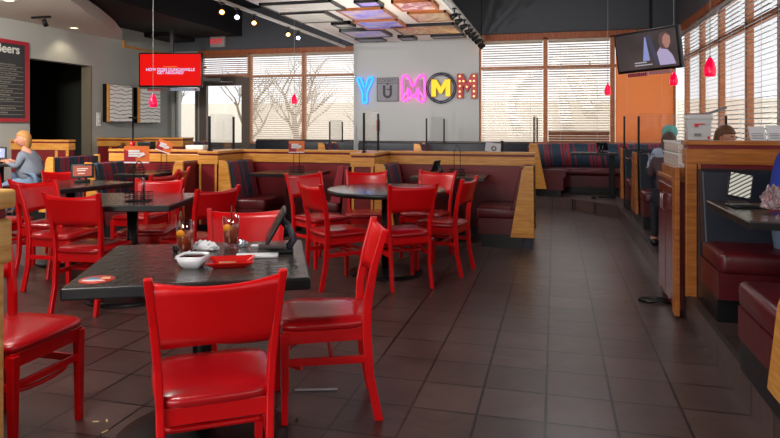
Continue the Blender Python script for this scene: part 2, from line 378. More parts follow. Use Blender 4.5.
# ------------------------------------------------------------------ blinds
def blind(label, a0, a1, z0, z1, pos, axis, m, pitch=.045, tilt=25, depth=.045, gap=None, group=None, lad=True):
    t = thing('window_blind', label, 'blind', group=group)
    b = MB(); n = int((z1-z0)/pitch); tr = math.radians(tilt)
    for k in range(n):
        z = z1-.04-k*pitch
        dy = depth/2*math.cos(tr); dz = depth/2*math.sin(tr); th = .0016
        if axis == 'y': P = [(a0, pos-dy, z-dz-th), (a1, pos-dy, z-dz-th), (a1, pos+dy, z+dz-th), (a0, pos+dy, z+dz-th), (a0, pos-dy, z-dz+th), (a1, pos-dy, z-dz+th), (a1, pos+dy, z+dz+th), (a0, pos+dy, z+dz+th)]
        else: P = [(pos-dy, a0, z-dz-th), (pos-dy, a1, z-dz-th), (pos+dy, a1, z+dz-th), (pos+dy, a0, z+dz-th), (pos-dy, a0, z-dz+th), (pos-dy, a1, z-dz+th), (pos+dy, a1, z+dz+th), (pos+dy, a0, z+dz+th)]
        b.hexa(P)
    b.build('slats', m, t)
    h = MB()
    if axis == 'y': h.box(a0, a1, pos-.025, pos+.025, z1-.03, z1+.015)
    else: h.box(pos-.025, pos+.025, a0, a1, z1-.03, z1+.015)
    h.build('head_rail', m, t)
    for f in (.2, .8):
        c = a0+(a1-a0)*f; q = MB()
        if axis == 'y': q.tube([(c, pos-.03, z0), (c, pos-.03, z1)], .0022, 4)
        else: q.tube([(pos-.03, c, z0), (pos-.03, c, z1)], .0022, 4)
        q.build('ladder_cord', M['white'], t)
    return t
blind('pale blind with a grey swoosh behind it, next to the sign wall', -1.33, -.22, 1.0, 2.88, BY-.035, 'y', M['slat_pale'], tilt=30)
blind('pale upper part of blind with white letter shape behind, right of centre mullion', -.12, .95, 1.2, 2.88, BY-.035, 'y', M['slat_pale'], tilt=30)
blind('brown lower slats below the pale blind of the middle back window', -.12, .95, 1.0, 1.19, BY-.035, 'y', M['slat_brown'], tilt=55)
blind('closed orange wooden blind in the right back corner', 1.05, RX-.05, 1.0, 2.88, BY-.035, 'y', M['slat_orange'], tilt=62, pitch=.05, depth=.055)
blind('pale blind over the back left window nearest the sign wall', -5.19, -3.95, .95, 2.86, LY-.04, 'y', M['slat_pale'], tilt=26)
blind('pale blind over the tree window beside the glazed door', -6.47, -5.29, .95, 2.86, LY-.04, 'y', M['slat_pale'], tilt=26)
blind('brown slatted blind in the transom above the glazed door', -7.7, -6.57, 2.44, 2.86, LY-.04, 'y', M['slat_brown'], tilt=30)
M['slat_side'] = slatmat('white_side_slats', (186, 180, 176), .3)
sidelab = ['%s side-wall blind counted from the back corner' % q for q in ('first', 'second', 'third', 'fourth', 'fifth', 'sixth', 'seventh', 'eighth')]
for i, (a, b_) in enumerate(zip([BY]+mull[:8], mull[:8])):
    if i < 8: blind(sidelab[i], b_+.06, a-.06, 1.0, 2.86, RX+.03, 'x', M['slat_side'], tilt=14, depth=.05, pitch=.055)

# ------------------------------------------------------------------ outdoors seen through the glass
struct(MB().box(-60, 60, -40, 80, -.35, -.2), 'ground_outside', mat('snowy_ground', (240, 238, 234), .9, vary=.04, bscale=.4))
tag(MB().box(-45, 30, 34, 35, -.2, 2.6).build('building', mat('beige_stucco', (232, 222, 206), .9)), 'long low beige building across the parking lot', 'building')
bark = mat('pale_bark', (160, 144, 126), .9, vary=.3, bscale=6)
def tree(x, y, h, seed, label, lean=0):
    rnd = random.Random(seed); b = MB()
    def br(p, d, L, r, lv):
        pts = [p]; q = p; dd = d
        for k in range(4):
            dd = (dd+Vector((rnd.uniform(-.2, .2), rnd.uniform(-.2, .2), rnd.uniform(-.05, .15)))).normalized(); q = q+dd*L/4; pts.append(q)
        b.tube(pts, [r*1.0*(1-.13*k) for k in range(5)], 6 if lv < 2 else 4)
        if lv < 3:
            for k in range(4 if lv else 6):
                s = pts[rnd.randint(2, 4)]; a = rnd.uniform(0, 2*PI)
                nd = (dd*.7+Vector((math.cos(a), math.sin(a)*.6, rnd.uniform(.1, .6)))*.8).normalized()
                br(s, nd, L*rnd.uniform(.55, .75), r*.42, lv+1)
    br(Vector((0, 0, 0)), Vector((lean, 0, 1)).normalized(), h, .16*h/2.2, 0)
    o = b.build('bare_tree', bark); o.location = (x, y, -.25); tag(o, label, 'tree')
tree(-7.0, 16.5, 1.9, 3, 'bare tree with thick trunk outside the window left of the sign wall', .05)
tree(-9.6, 18, 1.9, 5, 'bare tree outside behind the glazed door window')
tree(-5.6, 19, 1.8, 9, 'bare tree outside, seen through the blind next to the sign wall', .1)
tree(-10.4, 15.4, 1.6, 21, 'small bare tree outside beyond the corner pane by the red television')
# window lettering decals (large white shapes stuck on the outside of the glass)
wd = mat('white_window_vinyl', (250, 250, 250), .6, emit=None)
gd = slatmat('pale_window_vinyl', (255, 253, 250), .9)
def arcpts(cx, cz, r0, r1, a0, a1, n=14, sx=1, sz=1):
    o_ = [(cx+r0*sx*math.cos(a0+(a1-a0)*k/n), cz+r0*sz*math.sin(a0+(a1-a0)*k/n)) for k in range(n+1)]
    i_ = [(cx+r1*sx*math.cos(a0+(a1-a0)*k/n), cz+r1*sz*math.sin(a0+(a1-a0)*k/n)) for k in range(n+1)]
    return o_, i_
def ribbon(b, o_, i_, y):
    A = [b.v((x, y, z)) for x, z in o_]; B = [b.v((x, y, z)) for x, z in i_]
    for k in range(len(A)-1): b.f([A[k], A[k+1], B[k+1], B[k]])
b = MB(); ribbon(b, *arcpts(-.28, 1.75, .62, .46, PI*.5, PI*1.25, sz=1.1), BY+.085)
tag(b.build('window_decal', gd), 'large grey crescent shaped decal on the window next to the sign wall', 'decal')
b = MB(); ribbon(b, *arcpts(.35, 2.45, .42, .26, -.1*PI, PI*1.05, sz=.75), BY+.085)
b.prism([(.1, 2.45), (.3, 2.45), (.72, 1.6), (.5, 1.6)], BY+.085, BY+.088, 'y').prism([(.0, 2.1), (.16, 2.1), (.32, 1.35), (.1, 1.35)], BY+.085, BY+.088, 'y').prism([(.48, 2.5), (.62, 2.5), (.8, 1.7), (.64, 1.7)], BY+.085, BY+.088, 'y')
tag(b.build('window_decal', gd), 'large letter shaped decal on the middle back window', 'decal')

# ------------------------------------------------------------------ half walls with oak caps
def halfwall(label, boxes, ztop=1.0, z0=0, oak='oak', group=None):
    """boxes: list of (x0,x1,y0,y1) footprints forming one wall"""
    t = thing('half_wall', label, 'half wall', (boxes[0][0], boxes[0][2], z0), group=group); X, Y = boxes[0][0], boxes[0][2]; zt = ztop-z0
    c, b, cap, st, base = MB(), MB(), MB(), MB(), MB()
    for i, (x0, x1, y0, y1) in enumerate(boxes):
        x0 -= X; x1 -= X; y0 -= Y; y1 -= Y; e = i*.0012
        c.box(x0+e, x1-e, y0+e, y1-e, .1, zt-.16)
        st.box(x0-.006+e, x1+.006-e, y0-.006+e, y1+.006-e, zt-.055, zt-.03)
        b.box(x0-.014+e, x1+.014-e, y0-.014+e, y1+.014-e, zt-.16, zt-.055-e)
        cap.box(x0-.02+e, x1+.02-e, y0-.02+e, y1+.02-e, zt-.03, zt-e)
        base.box(x0-.004+e, x1+.004-e, y0-.004+e, y1+.004-e, 0, .1)
    c.build('panel', M['redpanel'], t); b.build('trim_band', M[oak], t, .004); st.build('red_strip', M['redpanel'], t)
    cap.build('cap', M[oak], t, .004); base.build('toe_kick', M['black'], t)
    return t
hw = halfwall('long maroon half wall with oak cap behind the round table booths', [(-3.96, -.24, 7.54, 7.62)])
hwm = halfwall('short boxy half wall stub with oak cap between the two centre booths', [(-2.26, -2.0, 6.9, 7.515)])
hwl = halfwall('boxy half wall stub with oak cap at the left end of the long half wall', [(-4.23, -3.985, 6.9, 7.6)])
def post(hw, x, y, w=.03, h0=.1, h1=.84):
    MB().box(x-w/2, x+w/2, y-.012, y, h0, h1).build('corner_strip', M['oak'], hw, .003)
for x in (.015, .245): post(hwm, x, 0)
for x in (.015, .23): post(hwl, x, 0)
MB().box(3.72-.012, 3.72+.012, -.005, .085, .1, .84).build('corner_strip', M['oak'], hw, .003)
hw2 = halfwall('maroon half wall with oak cap and bar-like top left of the booths', [(-5.75, -4.26, 7.2, 7.36)])
hw3 = halfwall('half wall with oak cap behind the woman in grey', [(LX, -7.4, 8.3, 8.42)], 1.085)
for x in (-7.62, -7.415): post(hw3, x-LX, 0, .05, .1, .92)
hw4 = halfwall('half wall with oak cap behind the fire extinguisher', [(LX+.01, -7.33, 10.28, 10.37)], 1.075)
halfwall('half wall with oak cap between the extinguisher and the corner window', [(-7.3, -6.5, 10.05, 10.37)], 1.09)
for x in (-8.2, -7.95): post(hw4, x-LX-.01, 0, .05, .1, .9)
# service half wall on the right, with cabinet
hw5 = halfwall('tall half wall with wide oak cap holding the white tub', [(.87, RX-.01, 4.63, 4.75)], 1.215, .165, 'oakdark')
MB().box(-.02, .05, -.03, -.0, 0, .9).build('corner_strip', M['oakdark'], hw5, .005)
MB().box(.06, .075, -.02, -.0, 0, .9).build('corner_strip', M['oakdark'], hw5, .003)
t = thing('cabinet', 'dark red service cabinet on the aisle with glossy doors below the white tub', 'cabinet', (.82, 4.78, 0))
MB().box(.0, .36, 0, .66, .02, .92).build('body', M['redpanel'], t, .003)
for k in (0, 1):
    dd = MB().box(-.018, -.001, .02+k*.32, .32+k*.32, .06, .88).build('door', mat('glossy_red_door', (112, 16, 24), .22, coat=.5), t, .003)
    MB().tube([(-.02, .29+k*.07, .68), (-.045, .29+k*.07, .7), (-.045, .29+k*.07, .8), (-.02, .29+k*.07, .82)], .0035, 6).build('handle', M['steel'], dd)
MB().box(-.02, .37, -.02, .68, .92, .95).build('top', M['oakdark'], t, .004)
MB().box(.0, .3, .0, .6, .95, 1.02).build('ledge', M['oakdark'], t, .004)
MB().box(-.03, .0, -.15, -.03, .02, 1.03).build('frame_post', M['oakdark'], t, .004)
def mat_glare():  # window glare on the wood trim, painted as pale speckle
    m, nt, b = newmat('speckled_glare'); L = nt.links.new
    tc = nt.nodes.new('ShaderNodeTexCoord'); n = nt.nodes.new('ShaderNodeTexVoronoi'); n.inputs['Scale'].default_value = 55
    r = nt.nodes.new('ShaderNodeValToRGB'); r.color_ramp.elements[0].color = (*lin((120, 82, 70)), 1); r.color_ramp.elements[1].position = .45; r.color_ramp.elements[1].color = (*lin((226, 214, 206)), 1)
    L(tc.outputs['Object'], n.inputs['Vector']); L(n.outputs['Distance'], r.inputs['Fac']); L(r.outputs['Color'], b.inputs['Base Color']); b.inputs['Roughness'].default_value = .25
    return m
spk = mat_glare()
for i, (z0, z1, l) in enumerate(((1.02, 1.12, 'speckled pale trim block with painted window glare, lower one on the cabinet'), (1.125, 1.2, 'speckled pale trim block with painted window glare, upper one on the cabinet'))):
    o = thing('trim_block', l, 'box', (.84, 4.8, z0))
    MB().box(0, .24, .0, .62-.02*i, 0, z1-z0-.012).build('body', spk, o, .004); MB().box(-.006, .246, -.006, .626-.02*i, z1-z0-.012, z1-z0).build('lid', M['white'], o, .003)
# foreground oak rail end at far left
t = thing('half_wall', 'pale oak capped half wall end at the left edge of the photo, close up', 'half wall', (-1.635, 1.55, 0))
MB().rbox(-1.2, 0, -.07, .07, 1.06, 1.12, .012).build('cap', M['oakend'], t)
MB().rbox(-1.2, -.005, -.06, .06, .89, 1.03, .012).build('trim_band', M['oakend'], t)
MB().box(-1.2, -.02, -.045, .045, 1.028, 1.062).build('red_strip', M['redpanel'], t)
MB().box(-.09, -.03, -.05, .05, 0, .9).build('post', M['oakend'], t, .006)
MB().box(-1.2, -.09, -.035, .035, 0, .9).build('panel', M['redpanel'], t)

# ------------------------------------------------------------------ chairs
RED = M['red']
def make_chair():
    t = thing('dining_chair', 'x', 'chair')
    # seat faces -Y, backrest at +Y
    s = MB(); b = bmesh.new(); n = 28
    prof = [(.0, .418), (.93, .418), (1.0, .428), (1.0, .447), (.93, .458), (.6, .464), (0, .466)]
    rings = []
    for r, z in prof:
        if r == 0: rings.append([s.v((0, 0, z))]); continue
        ring = []
        for k in range(n):
            a = 2*PI*k/n; ca, sa = math.cos(a), math.sin(a); e = .38
            x = math.copysign(abs(ca)**e, ca); y = math.copysign(abs(sa)**e, sa)
            wx = .215-(.025*(y+1)/2)
            ring.append(s.v((x*wx*r, y*.205*r, z)))
        rings.append(ring)
    for A, B in zip(rings, rings[1:]):
        for k in range(n):
            if len(A) == 1: s.f([A[0], B[(k+1) % n], B[k]], True)
            elif len(B) == 1: s.f([A[k], A[(k+1) % n], B[0]], True)
            else: s.f([A[k], A[(k+1) % n], B[(k+1) % n], B[k]], True)
    s.build('seat', M['vinyl_red'], t)
    a = MB()
    a.hexa([(-.19, -.185, .36), (.19, -.185, .36), (.165, .185, .36), (-.165, .185, .36), (-.19, -.185, .42), (.19, -.185, .42), (.165, .185, .42), (-.165, .185, .42)])
    a.build('seat_frame', RED, t, .004)
    for sx in (-1, 1):
        x0, x1 = sx*.158, sx*.196
        MB().hexa([(sx*.165, -.19, 0), (sx*.192, -.19, 0), (sx*.192, -.163, 0), (sx*.165, -.163, 0), (x0, -.195, .41), (x1, -.195, .41), (x1, -.157, .41), (x0, -.157, .41)]).build('leg', RED, t, .004)
        # rear leg and back post in one curved piece
        P = [(.0, .24, .172), (.2, .198, .168), (.42, .183, .172), (.55, .19, .178), (.7, .217, .19), (.855, .262, .205)]
        b = MB(); prev = None
        for z, y, x in P:
            hw, hd = .013, .02 if z < .6 else .017
            ring = [b.v((sx*(x-hw), y-hd, z)), b.v((sx*(x+hw), y-hd, z)), b.v((sx*(x+hw), y+hd, z)), b.v((sx*(x-hw), y+hd, z))]
            if prev:
                for k in range(4): b.f([prev[k], prev[(k+1) % 4], ring[(k+1) % 4], ring[k]])
            else: b.f(ring)
            prev = ring
        b.f(prev[::-1]); b.build('leg', RED, t, .005)
        MB().box(sx*.174-.009, sx*.174+.009, -.175, .19, .262, .294).build('stretcher', RED, t, .003)
    b = MB(); k = 12; g = []
    for j in range(6):
        v_ = j/5; row = []
        for i in range(k+1):
            u = i/k*2-1; w_ = .168+v_*.024
            z = .618+v_*.222 - (.018*(1-u*u) if j == 5 else (.0 if j else -.01*(1-u*u)))
            y = .205+v_*.055+.026*(1-u*u)
            row.append((u*w_, y, z))
        g.append(row)
    F_ = [[b.v((x, y-.008, z)) for x, y, z in r] for r in g]; K_ = [[b.v((x, y+.008, z)) for x, y, z in r] for r in g]
    for j in range(5):
        for i in range(k):
            b.f([F_[j][i], F_[j][i+1], F_[j+1][i+1], F_[j+1][i]], True); b.f([K_[j][i], K_[j+1][i], K_[j+1][i+1], K_[j][i+1]], True)
    for i in range(k):
        b.f([F_[0][i], K_[0][i], K_[0][i+1], F_[0][i+1]]); b.f([F_[5][i], F_[5][i+1], K_[5][i+1], K_[5][i]])
    b.build('backrest', RED, t)
    b = MB(); pts = [(-.172+.344*i/10, .0+.05*(1-(i/5-1)**2)*0+.03, .278) for i in range(11)]
    b.tube(pts, .011, 8).build('stretcher', RED, t)
    MB().box(-.168, .168, -.182, -.166, .27, .3).build('stretcher', RED, t, .003)
    b = MB(); b.tube([(.17*math.sin(a_), -.17+.07*(1-math.cos(a_)) - 0, .25) for a_ in [(-PI/2+PI*i/12) for i in range(13)]], .010, 8)
    b.build('stretcher', RED, t)
    return t
chair0 = make_chair(); used = [False]
def chair(x, y, fx, fy, label, group=None):
    rz = math.atan2(fy, fx)+PI/2
    if not used[0]:
        chair0.location = (x, y, 0); chair0.rotation_euler = (0, 0, rz); chair0['label'] = label; used[0] = True; r = chair0
    else: r = dup(chair0, (x, y, 0), rz, label)
    r['group'] = 'red wooden dining chairs'
chair(-1.165, 1.99, -.549, .836, 'red wooden chair nearest the camera with its back turned at the front table')
chair(-1.05, 2.78, -.92, -.39, 'red wooden chair seen from the side at the right edge of the front table')
chair(-1.57, 2.98, .4, -.917, 'red wooden chair behind the drinks at the far side of the front table')
chair(-2.24, 2.2, 1, .0, 'red wooden chair beside the oak post at the left of the front table')
chair(-3.25, 3.90, -.1, .99, 'red chair with its back to us at the near side of the caddy table')
chair(-3.85, 4.28, 1, .05, 'red wooden chair with pale glare on its backrest, left of the caddy table')
chair(-4.36, 4.70, .0, 1, 'dark shaded red chair in front of the kiosk table at the left')
chair(-4.78, 5.38, .8, -.6, 'red wooden chair behind the kiosk table, just right of the seated woman')
chair(-4.92, 4.7, 1, 0, 'red wooden chair cut off by the left edge of the photo')
chair(-3.3, 4.6, .26, -.966, 'red wooden chair facing us behind the wire caddy')
chair(-3.9, 5.32, -1, -.0, 'red wooden chair half hidden behind the one facing the wire caddy')
chair(-4.15, 5.98, -.95, -.3, 'farthest red chair side-on between the caddy table and the oak post')
chair(-2.70, 4.34, -.955, .29, 'red wooden chair at the right end of the caddy table by the striped booth')
chair(-1.75, 4.97, .68, .73, 'red wooden chair at the left front of the round table')
chair(-2.17, 5.64, .85, -.53, 'red wooden chair at the left back of the round table with glare on its back')
chair(-1.82, 5.99, .25, -.95, 'red wooden chair facing us behind the round table, left of the black pedestal')
chair(-1.24, 5.1, -.588, .809, 'red wooden chair with its back to us in front of the round table')
chair(-1.25, 6.18, -.3, -.95, 'red wooden chair facing us at the right back of the round table')
chair(-.99, 5.66, -.98, .18, 'red wooden chair side-on at the right of the round table')

# ------------------------------------------------------------------ tables
def table_parts(t, hx, hy, z, base=True, rnd_=False, foot=.3):
    if rnd_:
        MB().lathe([(0, z-.04), (hx-.01, z-.04), (hx, z-.03), (hx, z-.008), (hx-.008, z)], 48).build('edge_band', M['black'], t)
        MB().lathe([(hx-.008, z-.001), (hx-.03, z+.001), (0, z+.001)], 48).build('tabletop', M['table'], t)
    else:
        MB().box(-hx, hx, -hy, hy, z-.045, z-.003).build('edge_band', M['black'], t, .006)
        MB().box(-hx+.008, hx-.008, -hy+.008, hy-.008, z-.004, z).build('tabletop', M['table'], t)
    if base:
        MB().tube([(0, 0, .03), (0, 0, z-.05)], .04, 16).build('pedestal', M['blackmetal'], t)
        MB().lathe([(0, 0), (foot, 0), (foot, .012), (foot*.8, .022), (.07, .045), (0, .045)], 32).build('base', M['blackmetal'], t)
        MB().box(-.2, .2, -.03, .03, z-.07, z-.045).box(-.03, .03, -.2, .2, z-.069, z-.0451).build('top_plate', M['blackmetal'], t)
def R(d): return math.radians(d)
T1c = (-1.445, 2.378)
t1 = thing('dining_table', 'square slate-look table in front with drinks and red plate', 'table', (*T1c, 0), R(25.0)); table_parts(t1, .435, .40, .75, foot=.36)
t2 = thing('dining_table', 'square slate-look table with the tall wire caddy', 'table', (-3.163, 4.21, 0), R(15)); table_parts(t2, .43, .42, .75, foot=.34)
t3 = thing('dining_table', 'square slate-look table with the orange-screen kiosk', 'table', (-4.55, 5.13, 0), R(-12)); table_parts(t3, .41, .41, .75)
t4 = thing('dining_table', 'round slate-look table ringed by six red chairs', 'table', (-1.467, 5.46, 0), 0); table_parts(t4, .53, .53, .75, rnd_=True, foot=.33)
def booth_table(x0, x1, y0, y1, z, z0, label, px=0):
    t = thing('booth_table', label, 'table', ((x0+x1)/2, (y0+y1)/2, z0)); hx, hy = (x1-x0)/2, (y1-y0)/2
    MB().box(-hx, hx, -hy, hy, z-z0-.04, z-z0).build('tabletop', M['table'], t, .005)
    MB().box(-hx-.002, hx+.002, -hy-.002, hy+.002, z-z0-.036, z-z0-.008).build('edge_band', M['black'], t)
    MB().box(px-.04, px+.04, -.04, .04, 0.03, z-z0-.04).build('pedestal', M['blackmetal'], t, .004)
    MB().box(-.03, .03, -hy*.8, hy*.8, 0, .035).box(max(-hx, px-hx*.6), min(hx, px+hx*.6), -.03, .03, .001, .034).build('base', M['blackmetal'], t, .004)
    return t
booth_table(-1.55, -.74, 6.78, 7.42, .75, 0, 'dark booth table under the half wall right of the round table')
booth_table(-3.5, -2.72, 6.78, 7.42, .75, 0, 'dark booth table between the striped bench and the round table')
booth_table(-4.98, -4.5, 6.3, 6.98, .75, 0, 'dark booth table holding the orange menu card stands')
booth_table(-8.3, -7.38, 7.15, 7.75, .775, 0, 'dark booth table where the woman in grey sits')
booth_table(.25, .93, 10.3, 10.75, .885, .165, 'dark table in front of the curved striped booth', .28)
booth_table(.92, 1.9, 8.62, 9.12, .885, .165, 'dark booth table on the platform, second from the back')
booth_table(.92, 1.9, 6.3, 7.05, .885, .165, 'dark booth table with the glass of water on the platform')
booth_table(.85, 2.0, 3.17, 4.0, .885, .165, 'dark booth table at the right edge with the tilted menu screen')

# ------------------------------------------------------------------ booth benches
def bench(label, x, y, z0, rz, L, back='stripe', seatd=.48, h=.86, seath=.43, panels=(1, 1), oak='oak', seat='maroon', shell=None, base=.14):
    """local: faces -Y; back at +Y; origin at floor under back centre; length along X"""
    t = thing('booth_bench', label, 'booth bench', (x, y, z0), rz)
    bt = .1
    MB().box(-L/2+.03, L/2-.03, -seatd+.06, 0, 0, base).build('toe_kick', M['black'], t)
    MB().box(-L/2+.03, L/2-.03, -seatd+.02, 0, base, seath-.12).build('seat_box', M[seat], t)
    MB().rbox(-L/2+.03, L/2-.03, -seatd, -.02, seath-.13, seath, .035).build('seat_cushion', M[seat], t)
    # leaning back cushion
    b = MB(); b.prism([(-.13, seath-.02), (.0, seath-.02), (.05, h), (.02, h+.012), (-.03, h)], -L/2+.03, L/2-.03, 'x')
    b.build('back_cushion', M['stripe_x'] if back == 'stripe' else M[back], t, .012)
    MB().prism([(.0, 0), (.1, 0), (.1, h), (.052, h)], -L/2+.031, L/2-.031, 'x').build('back_shell', M[shell] if shell else (M['navy'] if back != 'stripe' else M['redpanel']), t)
    for s_, p in ((-1, panels[0]), (1, panels[1])):
        if p: MB().prism([(-.13, .12), (.12, .12), (.11, h+.02), (.02, h+.02), (-.01, h-.02)], s_*L/2-.016, s_*L/2+.016, 'x').build('end_panel', M[oak], t, .005)
    return t
bench('maroon booth bench with oak end panel next to the aisle tiles', -.33, 7.17, 0, -PI/2, .66, back='maroon', h=.86, seatd=.5)
bench('striped booth bench back right of the square oak post, beyond the round table', -1.86, 7.16, 0, PI/2, .6, h=.86)
bench('striped booth bench left of the dark table under the long half wall', -3.82, 7.16, 0, PI/2, .62, h=.87)
bench('booth bench against the left side of the centre half wall stub', -2.40, 7.16, 0, -PI/2, .6, h=.84, panels=(1, 0))
bench('booth bench with oak end panel left of the half-wall post', -4.36, 6.86, 0, -PI/2, .55, h=.87)
bench('striped booth bench below the fire extinguisher', -5.25, 6.65, 0, PI/2, .75, h=.86)
bench('striped booth bench behind the woman in grey', -6.74, 7.62, 0, -PI/2, .9, h=.86, shell='stripe_y')
# platform benches
bench('platform booth bench facing us at the far divider, third row', 1.45, 9.5, .165, 0, 1.06, back='navy', h=.81, seath=.42, oak='oakdark')
bench('platform booth bench facing away, in front of the far table', 1.45, 8.14, .165, PI, 1.06, back='navy', h=.81, seath=.42, oak='oakdark')
bench('platform booth bench facing us behind the glass of water', 1.45, 7.9, .165, 0, 1.06, back='navy', h=.81, seath=.42, oak='oakdark')
bench('platform booth bench facing away just behind the service cabinet', 1.6, 5.72, .165, PI, .8, back='navy', h=.81, seath=.42, oak='oakdark', panels=(0, 0))
bench('maroon booth bench facing us against the tall half wall', 1.47, 4.5, .165, 0, 1.16, back='navy', h=.86, seath=.42, oak='oakdark', panels=(0, 0), seatd=.5)
bench('maroon booth bench at the right edge of the photo, closest to us', 1.42, 2.64, .165, PI, 1.2, back='navy', h=.5, seath=.41, oak='oak', seatd=.73)
# back row on platform
bench('far booth bench with striped back beside the sign wall base', -2.25, 11.0, .165, PI/2, .7, h=.81)
bench('far booth bench with striped back below the left windows', -4.05, 11.1, .165, PI/2, .7, h=.81)
bench('far booth bench with striped back by the glazed door', -7.0, 11.3, .165, PI/2, .9, h=.81)
for (x0, x1, y, l) in ((-3.7, -.45, 11.78, 'long dark banquette back below the sign wall'), (-6.2, -3.95, 12.4, 'long dark banquette back below the left windows')):
    t = thing('banquette', l, 'booth bench', (x0, y, .165)); L_ = x1-x0
    MB().box(0, L_, -.45, -.02, 0, .3).build('seat_box', M['navy'], t); MB().rbox(0, L_, -.48, -.02, .3, .42, .03).build('seat_cushion', M['maroon'], t)
    MB().rbox(0, L_, -.1, .04, .42, .82, .02).build('back_cushion', M['navy'], t); MB().box(0, L_, -.06, .05, .82, .85).build('cap', mat('dark_cap', (60, 44, 38), .4), t)
# curved booth
t = thing('curved_booth', 'curved striped booth with maroon seat in the back right corner of the platform', 'booth bench', (0, 0, .165))
path = [(-.33, 10.5), (-.33, 10.75)]+[(.27-.6*math.cos(a), 11.0+.6*math.sin(a)-.0) for a in [PI/2*i/8 for i in range(0, 9)]]+[(.9, 11.6), (1.5, 11.6), (1.98, 11.6)]
path = [(x, y+.02) for x, y in path]
MB().sweep(path, [(.0, 0), (.0, .1), (-.42, .1), (-.42, 0)], smooth=False).build('toe_kick', M['black'], t)
MB().sweep(path, [(.0, .1), (.0, .3), (-.46, .3), (-.46, .1)], smooth=False).build('seat_box', M['maroon'], t)
MB().sweep(path, [(-.02, .3), (-.02, .42), (-.44, .42), (-.48, .4), (-.5, .36), (-.48, .3)]).build('seat_cushion', M['maroon'], t)
def mat_radial():
    m, nt, b = newmat('striped_curved_fabric'); L = nt.links.new
    tc = nt.nodes.new('ShaderNodeTexCoord'); sp_ = nt.nodes.new('ShaderNodeSeparateXYZ'); L(tc.outputs['Object'], sp_.inputs[0])
    s1 = nt.nodes.new('ShaderNodeMath'); s1.operation = 'ADD'; L(sp_.outputs[0], s1.inputs[0]); L(sp_.outputs[1], s1.inputs[1])
    mu = nt.nodes.new('ShaderNodeMath'); mu.operation = 'MULTIPLY'; mu.inputs[1].default_value = 2.0; L(s1.outputs[0], mu.inputs[0])
    fr_ = nt.nodes.new('ShaderNodeMath'); fr_.operation = 'FRACT'; L(mu.outputs[0], fr_.inputs[0])
    r = nt.nodes.new('ShaderNodeValToRGB'); r.color_ramp.interpolation = 'CONSTANT'; e = r.color_ramp.elements
    base = (52, 74, 92); Rr = (176, 52, 66)
    e[0].color = (*lin(base), 1); e[1].position = .3; e[1].color = (*lin(Rr), 1)
    for p, c in ((.38, base), (.44, Rr), (.5, base), (.55, Rr), (.66, base), (.8, Rr), (.84, base)):
        q = e.new(p); q.color = (*lin(c), 1)
    L(fr_.outputs[0], r.inputs['Fac']); L(r.outputs['Color'], b.inputs['Base Color']); b.inputs['Roughness'].default_value = .65
    return m
MB().sweep(path, [(.0, .42), (.06, .8), (.03, .83), (-.02, .82), (-.08, .42)]).build('back_cushion', mat_radial(), t)
MB().sweep(path, [(.02, 0), (.1, 0), (.1, .8), (.075, .8)], smooth=False).build('back_shell', M['redpanel'], t)
MB().at((-.33, 10.5, 0)).prism([(.2, .12), (-.06, .12), (-.08, .85), (-.03, .86), (.05, .84)], -.02, .02, 'y').build('end_panel', M['oak'], t, .004)

# ------------------------------------------------------------------ acrylic dividers
def divider(label, x0, y0, x1, y1, z0, h):
    t = thing('acrylic_divider', label, 'divider', (x0, y0, z0)); dx, dy = x1-x0, y1-y0; l = math.hypot(dx, dy); t.rotation_euler = (0, 0, math.atan2(dy, dx))
    for x in (0, l): MB().box(x-.012, x+.012, -.012, .012, 0, h).build('post', M['blackmetal'], t, .002)
    MB().box(.013, l-.013, -.003, .003, .03, h+.03).build('pane', M['acrylic'], t)
    MB().box(-.02, .04, -.02, .02, 0, .02).build('bracket', M['blackmetal'], t)
divider('clear divider on the square oak post left of centre', -2.13, 6.95, -2.13, 7.55, 1.0, .46)
divider('clear divider on the left oak post below the glazed door', -4.12, 6.95, -4.12, 7.55, 1.0, .43)
divider('clear divider on the platform, nearer of the two tall pairs on the right', .96, 7.98, 1.9, 7.98, .985, .44)
divider('clear divider on the platform, farther of the two on the right', .96, 9.58, 1.9, 9.58, .985, .46)
divider('clear divider on the oak end of the curved booth', -.33, 10.5, -.3, 11.3, 1.03, .42)
divider('clear divider on the far bench below the pink letter', -2.16, 10.75, -1.98, 11.5, .985, .45)
divider('clear divider on the far bench below the left windows', -3.96, 10.8, -3.96, 11.5, .985, .4)
# thin metal stand at left
t = thing('floor_stand', 'thin metal floor stand with flat head, in front of the extinguisher wall', 'stand', (-6.45, 8.6, 0))
MB().tube([(0, 0, 0.01), (0, 0, 1.42)], .014, 8).build('pole', M['blackmetal'], t); MB().box(-.06, .06, -.03, .03, 1.42, 1.45).build('head', M['blackmetal'], t)
MB().lathe([(0, 0), (.15, 0), (.15, .015), (.03, .03), (0, .03)], 20).build('base', M['blackmetal'], t)

